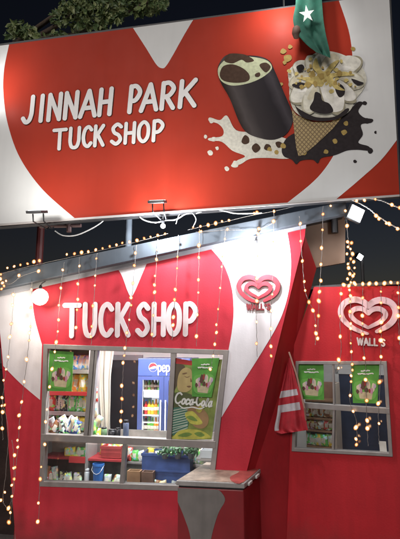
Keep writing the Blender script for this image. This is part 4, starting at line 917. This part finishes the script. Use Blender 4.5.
brow(166.5, 187, FS[1], ['red', 'clear', 'red', 'red', 'orange'], .19, .03, 'middle shelf behind the right fridge door')
brow(166.5, 187, FS[2], ['clear', 'red', 'clear', 'red', 'orange'], .21, .03, 'lower shelf behind the right fridge door')
brow(166.5, 187, A.px(150, 390, fd + .13)[1], ['orange', 'red', 'clear', 'red', 'orange'], .16, .028, 'top shelf behind the right fridge door')

# ------------------------------------------------------------------ goods behind the lower panes
def crate(fr, x0, x1, yt, d, h, m, label, name='crate', cat='crate', dp=.3, rib=True, rest=None):
    a, z = fr.px(x0, yt, d); b = fr.px(x1, yt, d)[0]; zb = z - h if rest is None else rest
    t = thing(name, label, cat, fr, ((a + b) / 2, d + dp / 2, zb))
    mb = MB(); w_ = .015
    mb.box(a, b, d, d + w_, zb, z); mb.box(a, b, d + dp - w_, d + dp, zb, z); mb.box(a, a + w_, d + w_, d + dp - w_, zb, z); mb.box(b - w_, b, d + w_, d + dp - w_, zb, z); mb.box(a + w_, b - w_, d + w_, d + dp - w_, zb, zb + w_)
    mb.build('body', m, t)
    if rib:
        mb = MB(); mb.box(a - .008, b + .008, d - .010, d - .001, z - .03, z); mb.box(a - .004, b + .004, d - .007, d - .001, (z + zb) / 2 - .01, (z + zb) / 2 + .01); mb.build('rim', m, t)
    return t
mb = MB()
sh = thing('storage_shelf', 'low metal storage shelf behind the lower panes', 'shelf', A, (a0 + .9, .5, .1))
z1 = A.px(110, 487, .36)[1] - .03
mb.box(a0 + .02, a1, .36, .80, z1 - .02, z1); mb.build('board', mat('shelf_board', (.22, .2, .19), .5), sh)
for x in (a0 + .02, a1 - .03):
    mb = MB(); mb.box(x, x + .03, .40, .78, .1, z1 - .02); mb.build('leg', ALU, sh)
mb = MB(); mb.box(a0 + .02, a1 - .001, .81, .83, .1, cz - .04); mb.build('back_board', mat('shelf_back_grey', (.20, .19, .17), .6, .4, 7), sh)
crate(A, 142, 190, 453, .52, .3, mat('crate_blue', (.035, .065, .19), .5, .3, 8), 'wide blue plastic crate behind the right lower pane', rest=z1, dp=.26)
crate(A, 127, 140, 471, .40, .1, mat('carton_brown', (.26, .14, .07), .7, .2, 10), 'brown carton low behind the right lower pane', 'carton', 'carton', .1, False, z1)
crate(A, 141.5, 153, 472, .41, .1, mat('carton_dark', (.14, .075, .05), .7, .2, 10), 'darker brown carton beside the brown one', 'carton', 'carton', .1, False, z1)
crate(A, 101, 121, 446, .5, .1, mat('tray_red', (.34, .04, .04), .5, .2, 8), 'red tray box high behind the left lower pane', 'tray', 'tray', .2, True, A.px(110, 458, .5)[1])
mb = MB(); aa, zz = A.px(101, 458.2, .5); bb_ = A.px(122, 458, .5)[0]; mb.box(a0 + .04, bb_ + .02, .46, .80, zz - .025, zz - .002); mb.build('board', mat('shelf_board_red', (.36, .03, .035), .5), sh)
crate(A, 69, 86, 456.5, .42, .1, mat('sheet_red', (.48, .04, .04), .5), 'bright red box behind the left lower pane', 'box', 'box', .03, False, A.px(77, 463, .42)[1])
for i, (x, c) in enumerate([(68, 'yellow'), (73, 'yellow'), (78, 'cream'), (83, 'green'), (88, 'grey')]):
    packet(A, A.px(x, 450, .56)[0], .56, A.px(x, 458, .56)[1], c, .10, .13, '%s packet, %s from left above the red box behind the glass' % (c, ORD[i]), 'packets behind the lower left pane', random.uniform(-.3, .3), -.2)
for i, (x, c) in enumerate([(64, 'black'), (70, 'grey'), (76, 'grey'), (81, 'black'), (107, 'grey'), (113, 'brown'), (118, 'grey')]):
    packet(A, A.px(x, 480, .42)[0], .42, z1 + .001, c, .10, .15, '%s packet, %s from the left on the lowest shelf of the window' % (c, ORD[i]), 'packets on the lowest window shelf', random.uniform(-.5, .5), -.2)
# blue bin with rim and handle
bn = A.px(97, 482, .42); t = thing('bucket', 'blue plastic bucket behind the left lower pane', 'bucket', A, (bn[0], .45, z1 + .001))
mb = MB(); hB = A.px(97, 464, .42)[1] - z1
mb.lathe((bn[0], .45, z1 + .001), [(.055, 0), (.066, hB * .9), (.072, hB * .9), (.072, hB), (.06, hB), (.052, .02)], 20); mb.build('body', mat('bucket_blue', (.04, .16, .48), .35), t, smooth=False)
mb = MB(); mb.tube([(bn[0] - .07, .45, z1 + hB * .93)] + [(bn[0] - .07 * math.cos(R(k)), .39, z1 + hB * (.93 - .35 * math.sin(R(k)))) for k in range(30, 160, 30)] + [(bn[0] + .07, .45, z1 + hB * .93)], .004, 6); mb.build('handle', FWH, t)
jar(88.5, FWH, .20, .03, 'white plastic container left of the blue bucket', .44, z1, A, 'container', 'container', FWH)
# potted leaves / herbs on the blue crate
def leafy(fr, c, rad, h, n, m, label, group=None):
    t = thing('leafy_bunch', label, 'plant', fr, c, group); mb = MB()
    for k in range(n):
        q = random.uniform(0, 6.28); r_ = rad * random.random(); z = c[2] + h * random.random(); p = Vector((c[0] + r_ * math.cos(q), c[1] + .4 * r_ * math.sin(q), z))
        a = Vector((random.uniform(-1, 1), random.uniform(-1, 1), random.uniform(-1, 1))).normalized() * .03; b = a.orthogonal().normalized() * .014
        mb.quad([p - a, p + b, p + a, p - b])
    mb.build('leaves', m, t)
    mb = MB(); mb.lathe(c, [(rad * .3, -.04), (rad * .4, .0), (rad * .45, .02)], 10); mb.build('holder', DARKSTEEL, t)
LG = mat('leaf_dark_green', (.05, .12, .05), .5, .4, 20)
for i, x in enumerate((165, 178, 191)):
    leafy(A, (A.px(x, 452, .40)[0], .40, A.px(x, 455, .40)[1]), .10, .09, 70, LG, ['sparse green leaves over the blue crate on its left', 'green leaves over the middle of the blue crate', 'bushy green leaves at the right end of the blue crate'][i], 'green leaves above the blue crate')
crate(A, 200, 214, 450, .45, .08, FWH, 'small white box at the right end behind the lower pane', 'box', 'box', .15, False, A.px(205, 458, .45)[1])
mb = MB(); q0 = A.px(196, 458.2, .45); mb.box(q0[0], a1 - .002, .44, .80, q0[1] - .025, q0[1] - .002); mb.build('board', mat('shelf_board', (.22, .2, .19), .5), sh)

# ------------------------------------------------------------------ behind the wing window
ws = thing('wing_rack', 'brown shelf of snacks seen through the left part of the wing window', 'display rack', B, (B.px(315, 430, .5)[0], .6, .1))
wx0 = B.px(293, 420, .5)[0]; wx1 = B.px(334, 420, .5)[0]; WOOD = mat('shelf_wood', (.30, .17, .09), .6, .25, 12)
mb = MB(); mb.box(wx0, wx1, .78, .80, .1, 1.75); mb.build('back_panel', mat('rack_back_brown', (.28, .15, .10), .6, .2), ws)
WS = [B.px(315, y, .5)[1] for y in (400, 418, 430, 446)]
for z in WS:
    mb = MB(); mb.box(wx0, wx1, .5, .78, z - .02, z); mb.build('shelf', WOOD, ws)
for x in (wx0 - .02, wx1):
    mb = MB(); mb.box(x, x + .02, .5, .80, .1, 1.75); mb.build('side_panel', mat('rack_side_pale', (.5, .42, .34), .6), ws)
G3 = 'snack packets on the wing shelf'
row(B, 297, 331, .55, WS[1], ['brown', 'red', 'brown', 'cream', 'brown', 'orange', 'brown', 'cream'], .10, .15, 'on the upper shelf behind the wing window', G3)
row(B, 297, 331, .55, WS[2], ['brown', 'cream', 'red', 'brown', 'orange', 'brown', 'red', 'brown'], .10, .11, 'on the middle shelf behind the wing window', G3)
row(B, 297, 331, .53, WS[3], ['yellow', 'white', 'green', 'white', 'green', 'yellow', 'green', 'white', 'yellow'], .11, .13, 'on the bottom shelf behind the wing window', G3)
pb = MB(); aq = B.poly([(379, 441), (386, 441.5), (387, 452), (380, 451.5)], .013); pb.prism(aq, .010, .013); o = pb.build('notice', PW, None, B, B.P(383, 447, .013)); tag(o, 'small white paper notice stuck low on the wing window', 'notice')
dt = thing('added_fill_tube', 'added slim tube lamp under the serving counter, brightening the lower panes', 'lamp', A, ((a0 + a1) / 2, .12, cz - .03))
mb = MB(); mb.box((a0 + a1) / 2 - .8, (a0 + a1) / 2 + .8, .10, .14, cz - .05, cz - .032); mb.build('casing', FWH, dt)
mb = MB(); mb.tube([((a0 + a1) / 2 - .78, .12, cz - .06), ((a0 + a1) / 2 + .78, .12, cz - .06)], .010, 8); mb.build('tube', TUBE, dt)
l = bpy.data.lights.new('tube_light', 'AREA'); l.shape = 'RECTANGLE'; l.size = 1.5; l.size_y = .04; l.energy = 5; l.color = (.95, 1, .96)  # added fill light for the goods behind the lower panes
o = bpy.data.objects.new('tube_light', l); COL.objects.link(o); o.location = A.W((a0 + a1) / 2, .13, cz - .075); o.rotation_euler = (R(35), 0, A.rz)
k2 = 0
for (x0, x1, y, d, cols, w, h, wh) in ((103, 122, 450, .66, ['yellow', 'red', 'green', 'orange', 'cream'], .09, .16, 'behind the red tray in the lower window'), (128, 200, 453, .74, ['red', 'green', 'white', 'yellow', 'grey', 'green', 'cream', 'orange', 'brown', 'white', 'green'], .10, .15, 'behind the blue crate'), (157, 206, 484, .44, ['brown', 'cream', 'grey', 'brown', 'red', 'grey', 'cream'], .09, .13, 'on the low board before the blue crate'), (47, 62, 480, .46, ['brown', 'red', 'grey', 'black'], .09, .18, 'in the dark left corner of the lower window')):
    n_ = len(cols)
    for i, c in enumerate(cols):
        x = x0 + (x1 - x0) * i / (n_ - 1); zz_ = {450: A.px(110, 458.2, .5)[1], 453: A.px(150, 462, .74)[1], 484: z1, 480: z1}[y]
        packet(A, A.px(x, 450, d)[0], d, zz_ + .002, c, w, h * random.choice((.85, 1.1)), '%s packet, %s from the left %s' % (c, ORD[i], wh), 'packets behind the lower panes', random.uniform(-.3, .3), -.15, random.uniform(-.4, .4))
mb = MB(); ux0 = A.px(126, 450, .74)[0]; mb.box(ux0, a1 - .004, .69, .80, A.px(150, 462, .74)[1] - .02, A.px(150, 462, .74)[1]); mb.build('board', mat('shelf_board', (.22, .2, .19), .5), sh)
# ceiling tube lamps (lit)
for fr, x, d, z, ln, lab in ((A, (a0 + a1) / 2, .26, zt, .6, 'white tube lamp on the ceiling behind the big window'), (B, (bl + brr) / 2, .4, 2.3, .5, 'white tube lamp on the ceiling behind the wing window')):
    t = thing('tube_lamp', lab, 'lamp', fr, (x, d, z))
    mb = MB(); mb.box(x - ln, x + ln, d - .04, d + .04, z - .03, z - .001); mb.build('casing', FWH, t)
    mb = MB(); mb.tube([(x - ln * .96, d, z - .05), (x + ln * .96, d, z - .05)], .016, 10); mb.build('tube', TUBE, t)
    l = bpy.data.lights.new('tube_light', 'AREA'); l.shape = 'RECTANGLE'; l.size = ln * 2; l.size_y = .1; l.energy = 85 if fr is A else 6; l.color = (.95, .98, 1)
    o = bpy.data.objects.new('tube_light', l); COL.objects.link(o); o.location = fr.W(x, d, z - .075); o.rotation_euler = (0, 0, fr.rz)

# ------------------------------------------------------------------ chest freezer in front of the shop
def onz(x, y, z):
    r = ray(x, y); return EYE + r * ((z - EYE.z) / r.z)
ZT = .90
p0, p1, p2, p3 = onz(176, 480, ZT), onz(244.5, 483, ZT), onz(264, 464, ZT), onz(207, 462, ZT)
fv = (p1 - p0); yawf = -math.degrees(math.atan2(fv.y, fv.x)); wz = fv.length; dpz = abs((p2 - p1).dot(Vector((-fv.y, fv.x, 0)).normalized()))
print('freezer', wz, dpz, yawf, [tuple(round(c, 2) for c in p) for p in (p0, p1, p2, p3)])
FF = Frame(p0.x, p0.y, yawf)
FZG = mat('freezer_grey', (.24, .22, .21), .45, .15, 5, stain=.35); FZR = mat('freezer_red', (.30, .020, .026), .4, .12, 4, stain=.25)
def lidmat():
    m = mat('freezer_lid_worn', (.36, .28, .22), .4, .5, 7, stain=.8); return m
fz_ = thing('chest_freezer', 'worn chest freezer with grey wave on its red front and a scuffed lid', 'freezer', FF, (wz / 2, dpz / 2, 0))
sk = (p3 - p0); skew = sk.dot(FF.u); skr = (p2 - p1).dot(FF.u); sh_ = (skew + skr) / 2
def fbox(mb, x0, x1, y0, y1, z0, z1):
    return mb.box(x0, x1, y0, y1, z0, z1)
mb = MB(); fbox(mb, .012, wz - .012, .012, dpz, .06, ZT - .07); mb.build('body', FZR, fz_, bevel=.008)
mb = MB(); fbox(mb, .02, wz - .02, .02, dpz - .01, ZT - .07, ZT - .052); mb.build('gasket', BLACK, fz_)
mb = MB(); fbox(mb, 0, wz, 0, dpz + .004, ZT - .052, ZT - .004); mb.build('lid', mat('freezer_lid_edge', (.40, .38, .37), .45, .15, 6, stain=.3), fz_, bevel=.008)
mb = MB(); fbox(mb, .012, wz - .012, .012, dpz - .01, ZT - .004, ZT - .001); mb.build('lid_top', lidmat(), fz_)
mb = MB()
bandp = [(.014, ZT - .075), (.014, ZT - .20)] + catmull([(.014, ZT - .20), (.08, ZT - .34), (.14, ZT - .52), (.16, .08)], n=5)[1:] + [(.32, .08)] + catmull([(.32, .08), (.33, .35), (.40, ZT - .30), (.47, ZT - .17), (.44, ZT - .10), (.40, ZT - .075)], n=5)[1:]
bandp = [(a * wz / .66, z) for a, z in bandp]
mb.prism(bandp, .008, .0115); mb.build('wave_graphic', FZG, fz_)
HND = mat('freezer_clip', (.60, .57, .55), .4)
for k in range(3):
    y = dpz * (.12 + .34 * k); mb = MB(); mb.box(wz + .001, wz + .022, y, y + .10, ZT - .05, ZT - .022); mb.build('clip', HND, fz_, bevel=.005)
for (x, y) in ((.06, .06), (wz - .06, .06), (.06, dpz - .06), (wz - .06, dpz - .06)):
    mb = MB(); mb.lathe((x, y, 0), [(.02, 0), (.022, .03), (.016, .06)], 10); mb.build('foot', BLACK, fz_)
mb = MB(); q = [mb.v((wz * a, dpz * b, ZT + .001)) for a, b in catmull([(.97, .03), (.97, .95), (.80, .95), (.66, .80), (.74, .5), (.70, .25), (.82, .03)], True, 4)]; mb.f(q); mb.build('lid_graphic', mat('lid_red_faded', (.38, .08, .07), .45, .3, 9, stain=.4), fz_)

kx = sh_ / dpz                                                    # its sides run slightly out of square, as seen
for ch in fz_.children:
    for v in ch.data.vertices: v.co.x += (v.co.y + dpz / 2) * kx
# drain stub at the foot of the wing wall
ds = floor_a(B, 289, -.12); t = thing('drain_pipe', 'short pale grey pipe stub at the foot of the wing wall', 'pipe', B, (ds[0], -.12, 0))
mb = MB(); mb.lathe((ds[0], -.12, 0), [(.03, 0), (.03, .07), (.038, .07), (.038, .10), (.028, .10), (.028, .06)], 14); mb.build('stub', mat('pipe_grey', (.35, .36, .36), .5), t)
mb = MB(); mb.tube([(ds[0], -.12, .03), (ds[0], -.03, .03), (ds[0], -.002, .03)], .018, 8); mb.build('elbow', mat('pipe_grey', (.35, .36, .36), .5), t)

# dark wall added to keep the strip left of the shop dark
dwl = thing('added_dark_wall', 'added dark brown wall keeping the strip left of the shop dark', 'wall', A, (A.px(-30, 500, .5)[0], .5, 0))
xa = A.px(16, 500, .25)[0]
mb = MB(); mb.box(xa - 2.6, a0 - .065, .25, .4, 0, 1.9); mb.build('wall', mat('added_wall_dark', (.028, .014, .012), .85, .4, 5, .4, 30), dwl)
mb = MB(); mb.box(xa - 2.6, a0 - .065, .22, .43, 1.9, 1.96); mb.build('coping', mat('added_wall_coping', (.03, .024, .022), .85, .3), dwl)

# ------------------------------------------------------------------ tree behind the billboard
tr = thing('leafy_tree', 'leafy tree rising in the dark behind the top left of the billboard', 'tree', C, (C.px(-34, 100, 1.6)[0], 1.6, 0))
tx = C.px(-34, 100, 1.6)[0]; tz = C.px(80, 60, 1.6)[1]
BARK = mat('bark', (.07, .05, .035), .9, .3, 12, .6, 20)
mb = MB(); mb.tube(catmull([(tx - .1, 2.0, 0), (tx, 1.95, 2.0), (tx + .08, 1.85, 3.6), (tx, 1.7, tz + .2)], False, 6), [.16 - .006 * i for i in range(19)], 10); mb.build('trunk', BARK, tr, smooth=True)
limbs = [[(tx, 1.75, tz - .3), C.P(60, 40, 1.3), C.P(40, 38, 1.1), C.P(16, 34, 1.0)], [(tx, 1.7, tz), C.P(66, 20, 1.2), C.P(62, 8, 1.0)], [(tx, 1.7, tz), C.P(110, 20, 1.2), C.P(140, 6, .9), C.P(162, -4, .8)], [(tx, 1.7, tz), C.P(90, -10, 1.2), C.P(110, -30, 1.1)], [(tx, 1.7, tz), C.P(130, -15, 1.4), C.P(165, -30, 1.3)]]
mb = MB()
for L_ in limbs:
    P_ = catmull(L_, False, 5); mb.tube(P_, [.05 * (1 - .8 * i / (len(P_) - 1)) for i in range(len(P_))], 7)
mb.build('limbs', BARK, tr, smooth=True)
leaf_m = [mat('leaf_olive', (.16, .21, .075), .55, .35, 5), mat('leaf_green', (.085, .14, .05), .55, .35, 5), mat('leaf_pale', (.26, .30, .13), .5, .3, 5)]
clus = [(18, 28, 10, 45), (28, 33, 9, 40), (12, 34, 7, 22), (33, 36, 7, 26), (57, 36, 8, 34), (62, 18, 12, 60), (76, 10, 12, 70), (88, 12, 11, 60), (80, 22, 10, 50), (94, 22, 9, 30), (66, 6, 8, 30), (104, 20, 9, 46), (112, 8, 13, 70), (126, 4, 13, 70), (140, 2, 12, 70), (150, 8, 11, 60), (160, 3, 9, 45), (137, 12, 7, 26), (116, 18, 7, 30), (105, 27, 6, 24), (100, 2, 11, 40), (90, -14, 22, 90), (130, -16, 24, 110), (45, 42, 10, 20), (80, 36, 14, 40)]
mb = MB()
for cx, cy, rr, n in clus:
    for k in range(int(n * 1.7)):
        q = random.uniform(0, 6.283); r_ = rr * 1.05 * math.sqrt(random.random()); d = random.uniform(.75, 1.5)
        p = Vector(C.P(cx + r_ * math.cos(q), cy + r_ * .75 * math.sin(q), d))
        ax = Vector((random.gauss(0, 1), random.gauss(0, .6), random.gauss(-.5, .8))).normalized(); l = random.choice((random.uniform(.022, .045), random.uniform(.04, .072)))
        side = ax.cross(Vector((random.gauss(0, .6), -1, random.gauss(0, .6)))).normalized() * l * random.uniform(.42, .6); nn = ax.cross(side).normalized() * l * .25
        mb.slot = random.choice((0, 0, 1, 1, 2))
        a_, b_, c_ = mb.v(p - ax * l), mb.v(p + ax * l), mb.v(p + nn)
        l1_, l2_ = mb.v(p + side - ax * l * .2), mb.v(p - side - ax * l * .2)
        l3_, l4_ = mb.v(p + side * .7 + ax * l * .5), mb.v(p - side * .7 + ax * l * .5)
        mb.f([a_, l1_, l3_, b_, c_]); mb.f([a_, c_, b_, l4_, l2_])
mb.build('crown', leaf_m, tr)

# ------------------------------------------------------------------ sky and light
world = bpy.data.worlds.new('World'); scene.world = world; world.use_nodes = True
nt = world.node_tree; bg = nt.nodes['Background']; sky = nt.nodes.new('ShaderNodeTexSky'); sky.sky_type = 'NISHITA'; sky.sun_disc = False
sky.sun_elevation = R(-4); sky.sun_rotation = R(20); tint = nt.nodes.new('ShaderNodeMix'); tint.data_type = 'RGBA'; tint.blend_type = 'MULTIPLY'; tint.inputs[0].default_value = 1
nt.links.new(sky.outputs[0], tint.inputs[6]); tint.inputs[7].default_value = (1.0, 1.0, 1.1, 1); nt.links.new(tint.outputs[2], bg.inputs['Color']); bg.inputs['Strength'].default_value = .18
street_fill = bpy.data.lights.new('street_fill', 'SUN'); street_fill.energy = 1.25; street_fill.angle = R(25); street_fill.color = (1, .93, .88)  # broad lamp standing in for the street lighting behind the camera
so = bpy.data.objects.new('street_fill', street_fill); COL.objects.link(so); so.rotation_euler = (R(90 - 24), 0, R(-22))
scene.view_settings.view_transform = 'Standard'; scene.view_settings.look = 'None'; scene.view_settings.exposure = 0
scene.cycles.use_denoising = True; scene.cycles.max_bounces = 6; scene.cycles.transparent_max_bounces = 8; scene.cycles.sample_clamp_indirect = 4

for o in COL.objects:
    if 'label' in o and len(str(o['label']).split()) > 16: print('LONG', len(str(o['label']).split()), o['label'])
